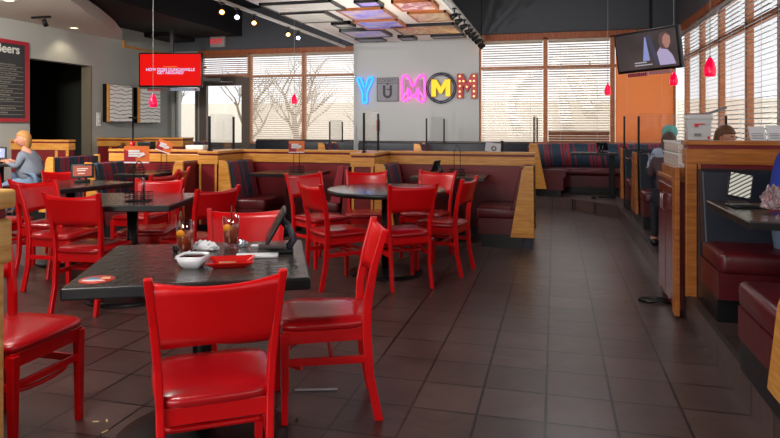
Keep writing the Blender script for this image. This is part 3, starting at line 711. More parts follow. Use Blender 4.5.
# ------------------------------------------------------------------ ceiling cloud with framed pictures
t = thing('ceiling_panel', 'white ceiling panel with a collage of framed pictures above the letters', 'ceiling panel', (0, 0, 0))
MB().box(-3.82, -1.42, 5.5, 11.84, 2.94, 3.0).build('panel', mat('panel_white', (235, 226, 214), .7), t)
MB().box(-3.84, -3.82, 5.5, 11.84, 2.92, 3.03).box(-1.42, -1.4, 5.5, 11.84, 2.92, 3.03).build('edge_trim', M['white'], t)
for x in (-3.5, -1.8):
    for y in (6.5, 9.0): MB().tube([(x, y, 3.0), (x, y, CZ)], .008, 6).build('hanger_rod', M['blackmetal'], t)
ct, st_ = math.cos(TH), math.sin(TH)
def unz(px, py, Z):
    zc = 630*(1.32-Z)/(py-125); xc = (px-390)/630*zc; return (xc*ct-zc*st_, xc*st_+zc*ct)
def mat_art(name, cols, sc_=2.2, seed=0):
    m, nt, b = newmat(name); L = nt.links.new
    tc = nt.nodes.new('ShaderNodeTexCoord'); mp = nt.nodes.new('ShaderNodeMapping'); mp.inputs['Location'].default_value = (seed*3.1, seed, 0)
    n = nt.nodes.new('ShaderNodeTexNoise'); n.inputs['Scale'].default_value = sc_; n.inputs['Detail'].default_value = 5; n.inputs['Distortion'].default_value = 1.5
    r = nt.nodes.new('ShaderNodeValToRGB'); e = r.color_ramp.elements
    e[0].position = .3; e[0].color = (*lin(cols[0]), 1); e[1].position = .7; e[1].color = (*lin(cols[-1]), 1)
    for i, c in enumerate(cols[1:-1]):
        q = e.new(.3+.4*(i+1)/(len(cols)-1)); q.color = (*lin(c), 1)
    L(tc.outputs['Object'], mp.inputs[0]); L(mp.outputs[0], n.inputs['Vector']); L(n.outputs['Fac'], r.inputs['Fac']); L(r.outputs['Color'], b.inputs['Base Color']); b.inputs['Roughness'].default_value = .35
    return m
A_pale = mat_art('pale_print', [(214, 212, 200), (188, 186, 172), (226, 224, 216)], 3)
A_purp = mat_art('violet_print', [(110, 100, 220), (168, 150, 226), (226, 196, 170), (230, 214, 190)], 1.6)
A_pur2 = mat_art('violet_ring_print', [(226, 214, 220), (120, 108, 226), (206, 190, 226)], 1.8, 2)
A_col = mat_art('colourful_print', [(60, 90, 130), (196, 150, 60), (150, 54, 40), (226, 206, 130), (90, 120, 110)], 6, 3)
A_rose = mat_art('rose_print', [(232, 214, 206), (150, 60, 80), (230, 206, 190), (236, 224, 216)], 3.5, 5)
A_wood = mat_art('sepia_print', [(190, 150, 110), (226, 200, 160), (150, 100, 70)], 3, 7)
A_grey = mat_art('grey_print', [(90, 86, 96), (150, 144, 156)], 3, 8)
pics = [((273, 349, 2, 11), A_pale, 'black', 'large pale print at the left front of the ceiling collage'), ((298, 345, 12, 22), A_pale, 'black', 'pale print below the large one on the left of the ceiling collage'),
        ((337, 357, 23.5, 27), A_pale, 'black', 'tiny pale print at the left edge of the ceiling collage'), ((352, 399, 8.5, 19), A_purp, 'oakdark', 'oak framed violet print in the middle of the ceiling collage'),
        ((366, 410, 20, 28.5), A_pur2, 'frame_wood', 'violet ring print in the middle of the ceiling collage'), ((352, 394, 30, 37), A_purp, 'black', 'black framed violet print near the sign wall'),
        ((360, 388, 38.5, 41.5), A_grey, 'black', 'small grey print nearest the sign wall on the left'), ((402, 464, 25, 34), A_col, 'black', 'colourful print on the right of the ceiling collage'),
        ((401, 440, 1, 10), A_rose, 'frame_wood', 'rose coloured print at the front right of the ceiling collage'), ((417, 455, 12, 21), A_wood, 'oakdark', 'sepia print at the right of the ceiling collage'),
        ((433, 467, 35.3, 38), A_grey, 'black', 'narrow grey print nearest the sign wall on the right'), ((402, 418, 37, 40), A_grey, 'black', 'tiny dark print in the far centre of the ceiling collage'),
        ((360, 385, 1.0, 6), A_purp, 'black', 'violet print at the front middle of the ceiling collage')]
for i, ((x0, x1, y0, y1), am, fm, lab) in enumerate(pics):
    zz = 2.915-.011*(i % 3)
    a = unz(x0, y1, zz); b2 = unz(x1, y1, zz); c2 = unz((x0+x1)/2, y0, zz)
    X0, X1 = a[0], max(b2[0], a[0]+.2); Y1 = (a[1]+b2[1])/2; Y0 = c2[1]
    if Y0 > Y1: Y0, Y1 = Y1, Y0
    X0 = max(X0, -3.8); X1 = min(X1, -1.44)
    q = thing('framed_picture', lab, 'picture', ((X0+X1)/2, (Y0+Y1)/2, zz), group='framed prints on the ceiling panel'); hx, hy = (X1-X0)/2, min((Y1-Y0)/2, 1.2)
    MB().box(-hx+.02, hx-.02, -hy+.02, hy-.02, -.006, .012).build('print', am, q)
    fw = .034
    MB().box(-hx, hx, -hy, -hy+fw, -.014, 2.939-zz).box(-hx, hx, hy-fw, hy, -.014, 2.939-zz).box(-hx, -hx+fw, -hy, hy, -.013, 2.938-zz).box(hx-fw, hx, -hy, hy, -.013, 2.938-zz).build('frame', M[fm], q)

# track lights
def bulbmat(name, col, s): return mat(name, (255, 255, 255), .4, emit=col, es=s)
BW = bulbmat('warm_bulb', (255, 170, 80), 9); BC = bulbmat('cool_bulb', (220, 230, 255), 7); BO = mat('unlit_lamp_glass', (70, 70, 72), .2)
def track(label, x, y0, y1, z, heads, glab, railm, aim):
    t = thing('track_rail', label, 'track light rail', (x, y0, z))
    MB().box(-.022, .022, 0, y1-y0, -.018, .018).build('rail', railm, t, .003)
    for y in (.6, y1-y0-.25): MB().tube([(0, y, .018), (0, y, CZ-z)], .007, 6).build('hanger_rod', M['blackmetal'], t)
    for i, (y, bm_) in enumerate(heads):
        h = thing('track_spotlight', glab % ('first', 'second', 'third', 'fourth', 'fifth', 'sixth', 'seventh', 'eighth', 'ninth')[i], 'spotlight', (x, y, z-.02), group='spotlights on the ceiling tracks')
        MB().tube([(0, 0, 0), (0, 0, -.06)], .01, 8).box(-.025, .025, -.03, .03, -.015, -.001).build('stem', M['blackmetal'], h)
        q = MB().at((0, 0, -.1), aim); q.lathe([(.0, -.05), (.02, -.05), (.03, -.02), (.045, .05), (.04, .05), (.028, .0)], 14).build('lamp_housing', M['blackmetal'], h)
        q = MB().at((0, 0, -.1), aim); q.ball((0, 0, .035), .03, .03, .022, 10).build('bulb', bm_, h)
railw = mat('pale_rail', (200, 198, 192), .35, metal=.3)
def ty(px, X):
    k = (px-390)/630; return X*(ct+k*st_)/(k*ct-st_)
lh = [(ty(222, -3.95), BW), (ty(237, -3.95), BC), (ty(254, -3.95), BW), (ty(288, -3.95), BW), (ty(298, -3.95), BC)]
track('long pale track rail above the left windows with five spotlights', -3.95, 5.8, 11.6, 2.84, lh, '%s spotlight from the camera on the left ceiling track', railw, (2.2, 0, .5))
rh = [(y, BO) for y in (8.35, 8.8, 9.3, 9.8, 10.2, 10.6, 11.0)]+[(11.5, BW), (11.75, BW)]
track('pale track rail along the right edge of the picture panel', -1.3, 5.8, 11.8, 2.9, rh, '%s spotlight from the camera on the track right of the picture panel', railw, (1.9, 0, -1.9))
for x, y, z in ((-1.1, 8.9, 3.1), (-1.1, 10.6, 3.1)):
    pass
def spot(loc, tgt, e, col, ang=1.2):
    l = bpy.data.lights.new('spot_light', 'SPOT'); l.energy = e; l.color = col; l.spot_size = ang; l.spot_blend = .6; l.shadow_soft_size = .05
    o = bpy.data.objects.new('spot_light', l); C.objects.link(o); o.location = loc
    o.rotation_euler = (Vector(tgt)-Vector(loc)).to_track_quat('-Z', 'Y').to_euler()
# added spots without fixtures, brightening the collage and sign wall
spot((-3.1, 7.58, 1.06), (-3.0, 9.3, 2.94), 125, (.9, .88, 1), 2.0)
spot((-1.9, 7.58, 1.06), (-2.2, 9.6, 2.94), 140, (1, .92, .8), 2.0)
spot((-1.25, 10.6, 2.5), (-2.8, 10.6, 2.94), 20, (1, .92, .8), 1.6)
for sx_ in (-1.35, -3.9): spot((sx_, 9.0, 2.72), (-2.6, 11.85, 1.7), 44, (.97, .97, 1), 1.3)

# ------------------------------------------------------------------ letters on the sign wall
WY = 11.85
def letter_outline(cx, cz, w_, h_, kind):
    if kind == 'Y':
        P = [(-.5, .5), (-.22, .5), (0, .12), (.22, .5), (.5, .5), (.14, -.1), (.14, -.5), (-.14, -.5), (-.14, -.1)]
    else:
        P = [(-.5, -.5), (-.5, .5), (-.22, .5), (0, .08), (.22, .5), (.5, .5), (.5, -.5), (.24, -.5), (.24, .02), (.06, -.34), (-.06, -.34), (-.24, .02), (-.24, -.5)]
    return [(cx+a*w_, cz+b*h_) for a, b in P]
t = thing('letter_sign', 'blue glowing neon letter Y, leftmost on the grey sign wall', 'sign')
pts = letter_outline(-3.6, 2.0, .34, .46, 'Y')
MB().prism(pts, WY-.03, WY-.001, 'y').build('back_panel', mat('blue_panel', (90, 160, 230), .4), t)
MB().tube([(x, WY-.05, z) for x, z in cr(pts+[pts[0]], 3)[:-1]], .018, 8, close=True).build('neon_tube', mat('blue_neon', (60, 160, 255), .4, emit=(10, 120, 255), es=2.6), t)
t = thing('letter_sign', 'square grey metal sign with a black letter U and COUNTY on top', 'sign')
MB().box(-3.36, -2.93, WY-.03, WY-.001, 1.78, 2.24).build('plate', mat('grey_metal_plate', (112, 110, 116), .45, metal=.2, vary=.2, bscale=6), t, .01)
bk = mat('black_sign_paint', (12, 12, 14), .5)
b = MB()
for q in ((-3.36, -3.35, 1.78, 2.24), (-2.94, -2.93, 1.78, 2.24), (-3.36, -2.93, 1.78, 1.79), (-3.36, -2.93, 2.23, 2.24), (-3.35, -2.94, 2.125, 2.135)): b.box(q[0], q[1], WY-.036, WY-.03, q[2], q[3])
b.build('border', bk, t)
o_, i_ = arcpts(-3.145, 1.93, .09, .045, -PI, 0, 12); b = MB(); b.prism(o_+i_[::-1], WY-.04, WY-.03, 'y'); b.box(-3.235, -3.19, WY-.04, WY-.03, 1.93, 2.09).box(-3.1, -3.055, WY-.04, WY-.03, 1.93, 2.09).box(-3.16, -3.1, WY-.04, WY-.03, 2.0, 2.02).box(-3.165, -3.125, WY-.04, WY-.03, 2.1, 2.125)
b.build('letter', bk, t); text('lettering', 'COUNTY', .085, face_y(-3.145, WY-.033, 2.18), bk, t)
t = thing('letter_sign', 'pink glowing neon letter M between the grey plate and the yellow M', 'sign')
pts = letter_outline(-2.63, 2.02, .44, .44, 'M')
MB().prism(letter_outline(-2.63, 2.02, .34, .34, 'M'), WY-.03, WY-.001, 'y').build('back_panel', mat('mauve_metal', (160, 120, 150), .4, vary=.3, bscale=12), t)
MB().tube([(x, WY-.05, z) for x, z in cr(pts+[pts[0]], 3)[:-1]], .016, 8, close=True).build('neon_tube', mat('pink_neon', (255, 90, 200), .4, emit=(255, 60, 180), es=2.0), t)
MB().tube([(x, WY-.045, z) for x, z in cr([(-2.84, 1.82), (-2.76, 1.95), (-2.7, 1.82), (-2.63, 1.9), (-2.55, 1.82), (-2.5, 1.95), (-2.42, 1.82)], 3)], .012, 8).build('neon_tube', mat('pink_neon_dim', (255, 120, 200), .4, emit=(255, 90, 190), es=1.5), t)
t = thing('letter_sign', 'yellow letter M inside a dark blue double ring', 'sign')
cx, cz = -2.09, 2.02; ring = mat('navy_ring', (34, 38, 66), .35)
for r in (.285, .25): MB().tube([(cx+r*math.cos(a), WY-.06, cz+r*math.sin(a)) for a in [2*PI*i/40 for i in range(40)]], .012, 8, close=True).build('ring', ring, t)
b = MB()
for i in range(12):
    a = 2*PI*i/12; b.tube([(cx+.25*math.cos(a), WY-.05, cz+.25*math.sin(a)), (cx+.285*math.cos(a), WY-.05, cz+.285*math.sin(a))], .006, 6)
b.tube([(cx, WY-.05, cz+.27), (cx, WY, cz+.27)], .01, 6).tube([(cx, WY-.05, cz-.27), (cx, WY, cz-.27)], .01, 6)
b.build('ring_spacers', ring, t)
MB().prism(letter_outline(cx, cz, .36, .32, 'M'), WY-.06, WY-.001, 'y').build('letter_shell', mat('dark_yellow_shell', (120, 90, 10), .5), t)
MB().prism(letter_outline(cx, cz, .37, .33, 'M'), WY-.085, WY-.06, 'y').build('letter_face', mat('yellow_enamel', (250, 210, 20), .3, emit=(250, 200, 10), es=.35), t, .012)
t = thing('letter_sign', 'red marquee letter M with round bulbs, rightmost on the sign wall', 'sign')
cx, cz = -1.595, 2.05; P = [(-.5, -.5), (-.5, .5), (-.2, .5), (0, .12), (.2, .5), (.5, .5), (.5, -.5), (.2, -.5), (.2, .02), (0, -.26), (-.2, .02), (-.2, -.5)]
P = [(cx+a*.38, cz+b*.46) for a, b in P]
MB().prism(P, WY-.08, WY-.001, 'y').build('letter_shell', mat('red_enamel', (170, 8, 20), .35), t, .004)
b = MB()
for a, z in ((-.35, -.42), (-.35, -.22), (-.35, 0), (-.35, .2), (-.35, .4), (.35, -.42), (.35, -.22), (.35, 0), (.35, .2), (.35, .4), (-.17, .2), (.17, .2), (0, -.03)):
    MB().ball((cx+a*.38, WY-.09, cz+z*.46), .02, .02, .02, 8).build('bulb', mat('cream_bulb', (255, 240, 190), .3, emit=(255, 215, 120), es=1.0) if 'cb' not in M else M['cb'], t)
b.bm.free()

# ------------------------------------------------------------------ televisions
def tv(label, W_, H_, Mx, scr, strip):
    t = thing('television', label, 'television'); t.matrix_world = Mx
    MB().rbox(-W_/2-.03, W_/2+.03, 0, .07, -H_/2-.035, H_/2+.03, .008, 2).build('bezel', M['black'], t)
    MB().box(-W_/2, W_/2, -.004, .001, -H_/2, H_/2).build('screen', scr, t)
    return t
zc = 12.5
Mx = Matrix.Translation((-7.383, 10.99, 2.417)) @ Matrix.Rotation(TH, 4, 'Z')
t = tv('wall television with bright red screen in the left back corner', 1.2, .62, Mx, mat('red_screen', (20, 2, 2), .6, spec=.1, emit=(234, 10, 4), es=1.0), None)
wt = mat('screen_white', (10, 10, 10), .5, emit=(220, 205, 255), es=1.0)
text('screen_text', 'HOW DOES DUNCANVILLE', .078, face_y(0, -.006, -.0), wt, t, .0005, bold=.002); text('screen_text', 'GET AROUND?', .078, face_y(0, -.006, -.062), wt, t, .0005, bold=.002)
text('screen_text', 'Transportation', .045, face_y(0, -.006, .06), mat('screen_orange', (10, 10, 10), .5, emit=(255, 150, 30), es=1.0), t, .0005)
MB().box(-.03, .03, .07, .12, .28, .9).box(-.1, .1, .07, .1, -.1, .3).build('mount', M['black'], t)
b = MB().box(-.46, .0, .0, .01, -.42, -.36); b.build('caption_strip', mat('dark_caption', (60, 30, 34), .4, vary=.5, bscale=30), t)
MB().box(-.46, -.2, -.003, .0, -.42, -.39).build('caption_strip', mat('red_caption', (190, 20, 40), .4, vary=.3, bscale=40), t)
MB().box(.0, .58, .0, .01, -.42, -.36).build('caption_strip', mat('pale_caption', (130, 146, 176), .4, vary=.3, bscale=30), t)
MB().at((.5, -.002, -.39), (PI/2, 0, 0)).lathe([(0, -.002), (.022, -.002), (.022, .004), (0, .004)], 14).build('caption_dot', mat('caption_dot_red', (200, 30, 50), .4), t)
a = R(60)
Mx = Matrix.Translation((1.117, 8.56, 2.265)) @ Matrix.Rotation(TH-a, 4, 'Z') @ Matrix.Rotation(R(9), 4, 'X') @ Matrix.Rotation(R(-1), 4, 'Y') @ Matrix.Scale(.93, 4)
def mat_scr():
    m, nt, b = newmat('film_screen'); L = nt.links.new
    tc = nt.nodes.new('ShaderNodeTexCoord'); n = nt.nodes.new('ShaderNodeTexNoise'); n.inputs['Scale'].default_value = 2.0; L(tc.outputs['Object'], n.inputs['Vector'])
    r = nt.nodes.new('ShaderNodeValToRGB'); r.color_ramp.elements[0].position = .35; r.color_ramp.elements[0].color = (*lin((58, 48, 50)), 1); r.color_ramp.elements[1].color = (*lin((100, 84, 84)), 1)
    L(n.outputs['Fac'], r.inputs[0]); L(r.outputs[0], b.inputs['Emission Color']); b.inputs['Emission Strength'].default_value = .8; b.inputs['Base Color'].default_value = (.01, .01, .01, 1); b.inputs['Roughness'].default_value = .3
    return m
t = tv('tilted television hanging near the right windows showing a dim film scene', .96, .5, Mx, mat_scr(), None)
def em(n, c, s=.8): return mat(n, (8, 8, 8), .5, emit=c, es=s)
MB().prism([(-.06, -.14), (.05, -.14), (.02, .17), (-.0, .19)], -.006, -.0045, 'y').build('screen_picture', em('screen_blue', (150, 160, 220)), t)
MB().prism([(.02, .2), (.1, .2), (.19, -.2), (.14, -.2)], -.006, -.0045, 'y').build('screen_picture', em('screen_slate', (74, 74, 96)), t)
MB().prism([(.2, -.22), (.17, -.05), (.24, .03), (.3, .02), (.4, -.1), (.44, -.22)], -.0065, -.0045, 'y').build('screen_picture', em('screen_garment', (190, 176, 214)), t)
MB().prism([(.24, .0), (.21, .1), (.24, .2), (.32, .22), (.38, .18), (.38, .05), (.33, -.02)], -.007, -.0045, 'y').build('screen_picture', em('screen_scarf', (104, 78, 78)), t)
MB().prism([(.33, .19), (.28, .15), (.27, .07), (.31, .0), (.35, .0), (.39, .07), (.39, .15)], -.008, -.0045, 'y').build('screen_picture', em('screen_face', (186, 132, 122)), t)
b = MB()
for k in range(9): b.box(-.2+k*.022, -.184+k*.022, -.008, -.0045, -.165, -.15)
for k in range(15): b.box(-.2+k*.019, -.186+k*.019, -.008, -.0045, -.2, -.187)
b.build('screen_caption', em('caption_white', (200, 200, 210)), t)
MB().box(-.35, -.02, .0, .01, -.345, -.29).build('caption_strip', mat('pale_strip', (180, 190, 210), .4, vary=.2), t)
MB().box(-.0, .34, .0, .01, -.335, -.29).build('caption_strip', mat('pink_strip', (210, 150, 160), .4, vary=.4, bscale=60), t)
b = MB()
for k in range(9): b.box(-.34+k*.035, -.313+k*.035, -.004, 0, -.34, -.3+(k % 3)*.004)
b.build('strip_lettering', mat('strip_red', (196, 40, 40), .4), t)
t2_ = MB().box(-.02, .02, -.02, .02, 0, 1.38).box(-.12, .12, -.02, .02, -.2, 0.02); o = t2_.build('television_mount', M['blackmetal']); o.location = (1.19, 8.69, 2.51); tag(o, 'black ceiling pole holding the tilted television', 'mount')

# ------------------------------------------------------------------ pendant lamps
def pend(x, y, z, lab):
    t = thing('pendant_lamp', lab, 'lamp', (x, y, z), group='red glass pendant lamps')
    pm = M.setdefault('pend', mat('red_glowing_glass', (226, 8, 70), .2, emit=(240, 0, 60), es=.75, coat=.4))
    MB().lathe([(.045, -.09), (.055, -.05), (.052, -.01), (.04, .035), (.02, .075), (.008, .09), (0, .092)], 20).build('shade', pm, t)
    MB().ball((0, 0, -.05), .028, .028, .03, 10).build('bulb', M.setdefault('pb', mat('pink_bulb', (255, 200, 230), .3, emit=(255, 110, 200), es=3)), t)
    MB().tube([(0, 0, .085), (0, 0, CZ-z)], .0035, 5).build('cord', M.setdefault('cordm', mat('pale_cord', (170, 170, 170), .5)), t)
    MB().lathe([(0, .105), (.012, .1), (.012, .08), (0, .08)], 10).build('collar', M['steel'], t)
pend(1.39, 6.4, 1.86, 'red pendant lamp in front of the side blinds, nearest of the three on the right')
pend(1.5, 8.9, 1.93, 'red pendant lamp just below the tilted television')
pend(.83, 10.8, 1.9, 'red pendant lamp in front of the middle back window')
pend(-4.74, 11, 1.81, 'red pendant lamp in front of the tree window')
pend(-5.2, 7.35, 1.65, 'red pendant lamp below the red television')

# ------------------------------------------------------------------ wall items left
t = thing('chalkboard_menu', 'chalk menu board headed Beers in a red frame on the left wall', 'menu board', (LX+.001, 7.95, 2.04))
MB().box(0, .02, -.68, .6, -.62, .6).build('board', mat('chalkboard', (52, 54, 56), .7, vary=.1), t)
MB().box(0, .04, -.72, -.66, -.67, .65).box(0, .04, .6, .66, -.67, .65).box(0, .04, -.66, .6, -.67, -.61).box(0, .04, -.66, .6, .59, .65).build('frame', mat('red_board_frame', (170, 40, 52), .4), t)
chk = mat('chalk', (225, 225, 218), .8)
MX = Matrix.Translation((.024, .26, .5)) @ Matrix.Rotation(PI/2, 4, 'Z') @ Matrix.Rotation(PI/2, 4, 'X')
o = text('lettering', 'Beers', .2, MX @ Matrix.Shear('XZ', 4, (0, 0)), chk, t, .001, bold=.004)
b = MB(); rr = random.Random(4)
for k in range(12):
    z = .25-k*.07; y = -.2+rr.uniform(0, .12); pts = []
    L_ = rr.uniform(.3, .6) if k > 3 else .6
    n_ = int(L_/.014)
    for i in range(n_): pts.append((.026, min(y+i*.014, .52), z+.014*(1 if i % 2 else -1)*rr.uniform(.3, 1.1)))
    b.tube(pts, .0035, 4)
    b.box(.021, .024, -.3, .56, z-.034, z-.03)
b.build('chalk_writing', mat('chalk_dim', (190, 186, 170), .8), t)
# box frames, white face with wavy contour lines
def mat_contour(sd):
    m, nt, b = newmat('contour_lines'); L = nt.links.new
    tc = nt.nodes.new('ShaderNodeTexCoord'); w_ = nt.nodes.new('ShaderNodeTexWave'); w_.inputs['Scale'].default_value = 4; w_.inputs['Distortion'].default_value = 5; w_.inputs['Detail'].default_value = 2; w_.inputs['Detail Scale'].default_value = 1.2; w_.bands_direction = 'Z'
    mp = nt.nodes.new('ShaderNodeMapping'); mp.inputs['Location'].default_value = (sd, sd*2, 0); L(tc.outputs['Object'], mp.inputs[0]); L(mp.outputs[0], w_.inputs['Vector'])
    r = nt.nodes.new('ShaderNodeValToRGB'); r.color_ramp.elements[0].position = .1; r.color_ramp.elements[0].color = (*lin((160, 150, 138)), 1); r.color_ramp.elements[1].position = .16; r.color_ramp.elements[1].color = (*lin((250, 248, 244)), 1)
    L(w_.outputs[0], r.inputs[0]); L(r.outputs[0], b.inputs['Base Color']); b.inputs['Roughness'].default_value = .3
    return m
for y0, y1, z0, z1, l, sd in ((10.42, 11.1, 1.38, 2.12, 'box framed white panel with contour lines, left of the two on the left wall', 0), (11.35, 12.05, 1.36, 2.1, 'box framed white panel with contour lines behind the red pendant lamp', 3)):
    t = thing('box_frame_panel', l, 'picture', (LX, y0, z0))
    MB().box(.001, .15, 0, y1-y0, 0, z1-z0).build('box_frame', M['blackmetal'], t, .003)
    MB().box(.148, .153, .02, y1-y0, .01, z1-z0-.01).build('print', mat_contour(sd), t)
    MB().box(.1, .152, -.006, .02, 0.001, z1-z0-.001).build('side_strip', M['oak'], t)
tag(MB().box(LX+.001, LX+.015, 10.25, 10.36, 1.3, 1.56).box(LX+.015, LX+.03, 10.28, 10.33, 1.37, 1.41).box(LX+.015, LX+.03, 10.28, 10.33, 1.45, 1.49).build('switch_plate', M['white']), 'white wall switch plate right of the dark doorway', 'switch')
tag(MB().box(-11.29, -11.27, 9.45, 9.72, 1.25, 1.52).build('wall_sign', mat('black_sign', (12, 12, 14), .4)), 'small black sign on the corridor wall inside the dark doorway', 'sign')
t = thing('fire_extinguisher', 'red fire extinguisher on the maroon half wall by the doorway', 'fire extinguisher', (-7.9, 10.2, .48))
MB().lathe([(0, 0), (.07, .0), (.075, .02), (.075, .32), (.05, .38), (.025, .4), (0, .4)], 18).build('cylinder', mat('extinguisher_red', (200, 16, 24), .25, coat=.4), t)
MB().box(-.03, .03, -.077, -.07, .12, .26).build('instruction_label', M['white'], t)
MB().tube([(0, 0, .4), (0, 0, .46)], .016, 8).box(-.015, .09, -.012, .012, .45, .47).box(-.01, .08, -.012, .012, .49, .505).build('valve_handle', M['steel'], t)
MB().tube([(0, 0, .44), (-.06, -.02, .44), (-.1, -.02, .35), (-.095, -.02, .15)], .011, 8).build('hose', M['black'], t)
# exit sign
t = thing('exit_sign', 'EXIT sign with red letters high above the glazed door', 'sign', (-7.29, LY-.005, 3.18))
MB().rbox(-.18, .18, -.08, 0, -.12, .12, .01, 2).build('housing', mat('grey_exit_case', (176, 168, 166), .5), t)
text('lettering', 'EXIT', .15, face_y(-.02, -.082, 0), mat('exit_red', (200, 30, 40), .5, emit=(226, 30, 50), es=.7), t, .002, bold=.003)
MB().tube([(0, -.04, .12), (0, -.04, .3)], .01, 6).build('stem', M['black'], t)
# recessed downlights in soffit
for (px, py, l) in ((74, 28, 'recessed downlight in the curved soffit above the doorway'), (9, 0.5, 'recessed downlight in the soffit at the top left corner')):
    x, y = unz(px, py, 3.03)
    t = thing('recessed_downlight', l, 'ceiling light', (x, y, 3.03))
    MB().lathe([(.06, -.004), (.09, -.004), (.09, 0), (.06, 0)], 20).build('trim_ring', M['white'], t)
    MB().lathe([(0, -.002), (.06, -.002), (.06, .0)], 20).build('lens', mat('warm_lens', (255, 240, 200), .4, emit=(255, 236, 180), es=4), t)
    spot((x, y, 3.0), (x-.3, y+.3, 0), 12, (1, .85, .6), 2.0)
# soffit track head
t = thing('track_spotlight', 'small black spotlight under the soffit above the Beers board', 'spotlight', (-7.75, 8.2, 3.03))
MB().box(-.25, .1, -.02, .02, -.03, 0).build('rail', M['blackmetal'], t); MB().at((0, 0, -.1), (.5, 0, 0)).lathe([(0, -.06), (.04, -.06), (.03, .05), (0, .05)], 12).build('lamp_housing', M['blackmetal'], t)
MB().tube([(0, 0, -.03), (0, 0, -.07)], .008, 6).build('stem', M['blackmetal'], t)

# ------------------------------------------------------------------ tabletop things
def kiosk(label, x, y, z, rz, scr=(230, 100, 60), big=1.0, screen_front=True, tilt=20):
    t = thing('table_kiosk', label, 'tablet', (x, y, z), rz)
    s = big
    MB().rbox(-.07*s, .07*s, -.09*s, .05*s, 0, .02*s, .006).build('base', M['black'], t)
    tr = R(tilt)
    MB().tube([(-.03*s, .03*s, .015), (-.03*s, .055*s, .05*s), (-.03*s, .03*s, .1*s), (-.03*s, .0*s, .13*s)], .012*s, 8).tube([(.03*s, .03*s, .015), (.03*s, .055*s, .05*s), (.03*s, .03*s, .1*s), (.03*s, .0*s, .13*s)], .012*s, 8).build('stand', mat('grey_gloss_stand', (70, 74, 84), .2, metal=.5), t)
    q = MB().at((0, -.02*s, .105*s), (-tr, 0, 0)); q.rbox(-.105*s, .105*s, -.008, .008, -.07*s, .075*s, .006).build('case', M['black'], t)
    if scr:
        q = MB().at((0, -.02*s, .105*s), (-tr, 0, 0)); q.box(-.085*s, .085*s, -.0105, -.0075, -.05*s, .055*s).build('screen', mat('kiosk_screen', (20, 10, 10), .3, emit=scr, es=.8, vary=0), t)
        q = MB().at((0, -.02*s, .105*s), (-tr, 0, 0)); q.box(-.05*s, .03*s, -.0125, -.0105, -.0*s, .012*s).box(-.05*s, .05*s, -.0125, -.0105, .02*s, .03*s).box(-.04*s, .02*s, -.0125, -.0105, -.03*s, -.02*s).build('screen_text', em('kiosk_text', (250, 220, 200), .9), t)
    return t
kiosk('black kiosk seen from the side on the front table beside the drinks', -1.2, 2.63, .75, R(-65), None, 1.12, tilt=30)
kiosk('black kiosk with orange screen on the left square table', -4.6, 5.35, .75, R(38), (196, 70, 36), 1.0)
kiosk('black kiosk with blue screen in front of the seated woman', -7.75, 7.3, .775, R(45), (70, 110, 200), 1.3)
kiosk('dark kiosk on the booth table behind the right round-table chairs', -1.3, 7.1, .75, R(-100), None, .95)
kiosk('dark kiosk on the table of the curved booth', .72, 10.55, .885, R(150), None, .9)
def glass_tea(x, y, label, straw):
    t = thing('iced_tea_glass', label, 'glass', (x, y, .751), R(12))
    g = thin('tumbler_glass', (250, 248, 250), .1, 1.0) if 'tumb' not in M else M['tumb']; M['tumb'] = g
    MB().lathe([(0, 0), (.031, 0), (.036, .06), (.041, .14), (.0385, .14), (.034, .06), (.029, .012), (0, .012)], 24).build('tumbler', g, t)
    te = M.setdefault('tea', slatmat('iced_tea', (206, 92, 26), .5))
    MB().lathe([(0, .013), (.0285, .013), (.0335, .06), (.036, .095), (0, .095)], 20).build('tea', te, t)
    MB().at((-.006, -.0355, .088), (PI/2+.3, .2, 0)).lathe([(0, -.003), (.02, -.003), (.02, .003), (0, .003)], 16).build('citrus_slice', mat('orange_slice', (240, 150, 30), .5), t)
    MB().tube([(.0, .01, .03), straw], .0035, 6).build('straw', M['black'], t)
    for k, (a, b_, c) in enumerate(((.01, .01, .09), (-.012, .008, .1), (.012, -.01, .088))): MB().at((a, b_, c), (.4, .3*k, .5*k)).rbox(-.009, .009, -.009, .009, -.009, .009, .002, 1).build('ice_cube', M['tumb'], t)
def onT(px, py, z=.75):
    return unz(px, py, z)
x, y = onT(185, 253); glass_tea(x, y, 'iced tea glass on the left, behind the white bowl', (-.02, 0, .185))
x, y = onT(231, 246); glass_tea(x, y, 'iced tea glass on the right with lemon at the rim, near the foil', (.0, .01, .19))
x, y = onT(193, 267); t = thing('sauce_bowl', 'small square white bowl of dark sauce on the front table', 'bowl', (x, y, .75), R(12))
b = MB(); q = [(.036, 0), (.056, .045)]
def sq(b, r, z, e=.5): return [b.v((math.copysign(abs(math.cos(a))**e, math.cos(a))*r, math.copysign(abs(math.sin(a))**e, math.sin(a))*r, z)) for a in [2*PI*k/24 for k in range(24)]]
R_ = [sq(b, .034, 0), sq(b, .05, .02), sq(b, .06, .05), sq(b, .055, .05), sq(b, .044, .022), sq(b, .03, .008)]
b.f(R_[0][::-1]); b.f(R_[-1])
for A_, B_ in zip(R_, R_[1:]):
    for k in range(24): b.f([A_[k], A_[(k+1) % 24], B_[(k+1) % 24], B_[k]], True)
b.build('bowl', M['ceramic'], t)
b = MB(); b.f(sq(b, .052, .044)); b.build('sauce', mat('dark_sauce', (30, 14, 8), .15), t)
b = MB().at((-.04, .0, .05), (0, -.5, 0)); b.rbox(-.035, .03, -.012, .012, -.002, .002, .0015, 1).build('spoon', M['ceramic'], t)
x, y = onT(231, 265); t = thing('red_plate', 'rectangular glossy red plate on the front table', 'plate', (x, y, .75), R(24))
b = MB(); a1 = [(-.055, -.045), (.055, -.045), (.055, .045), (-.055, .045)]
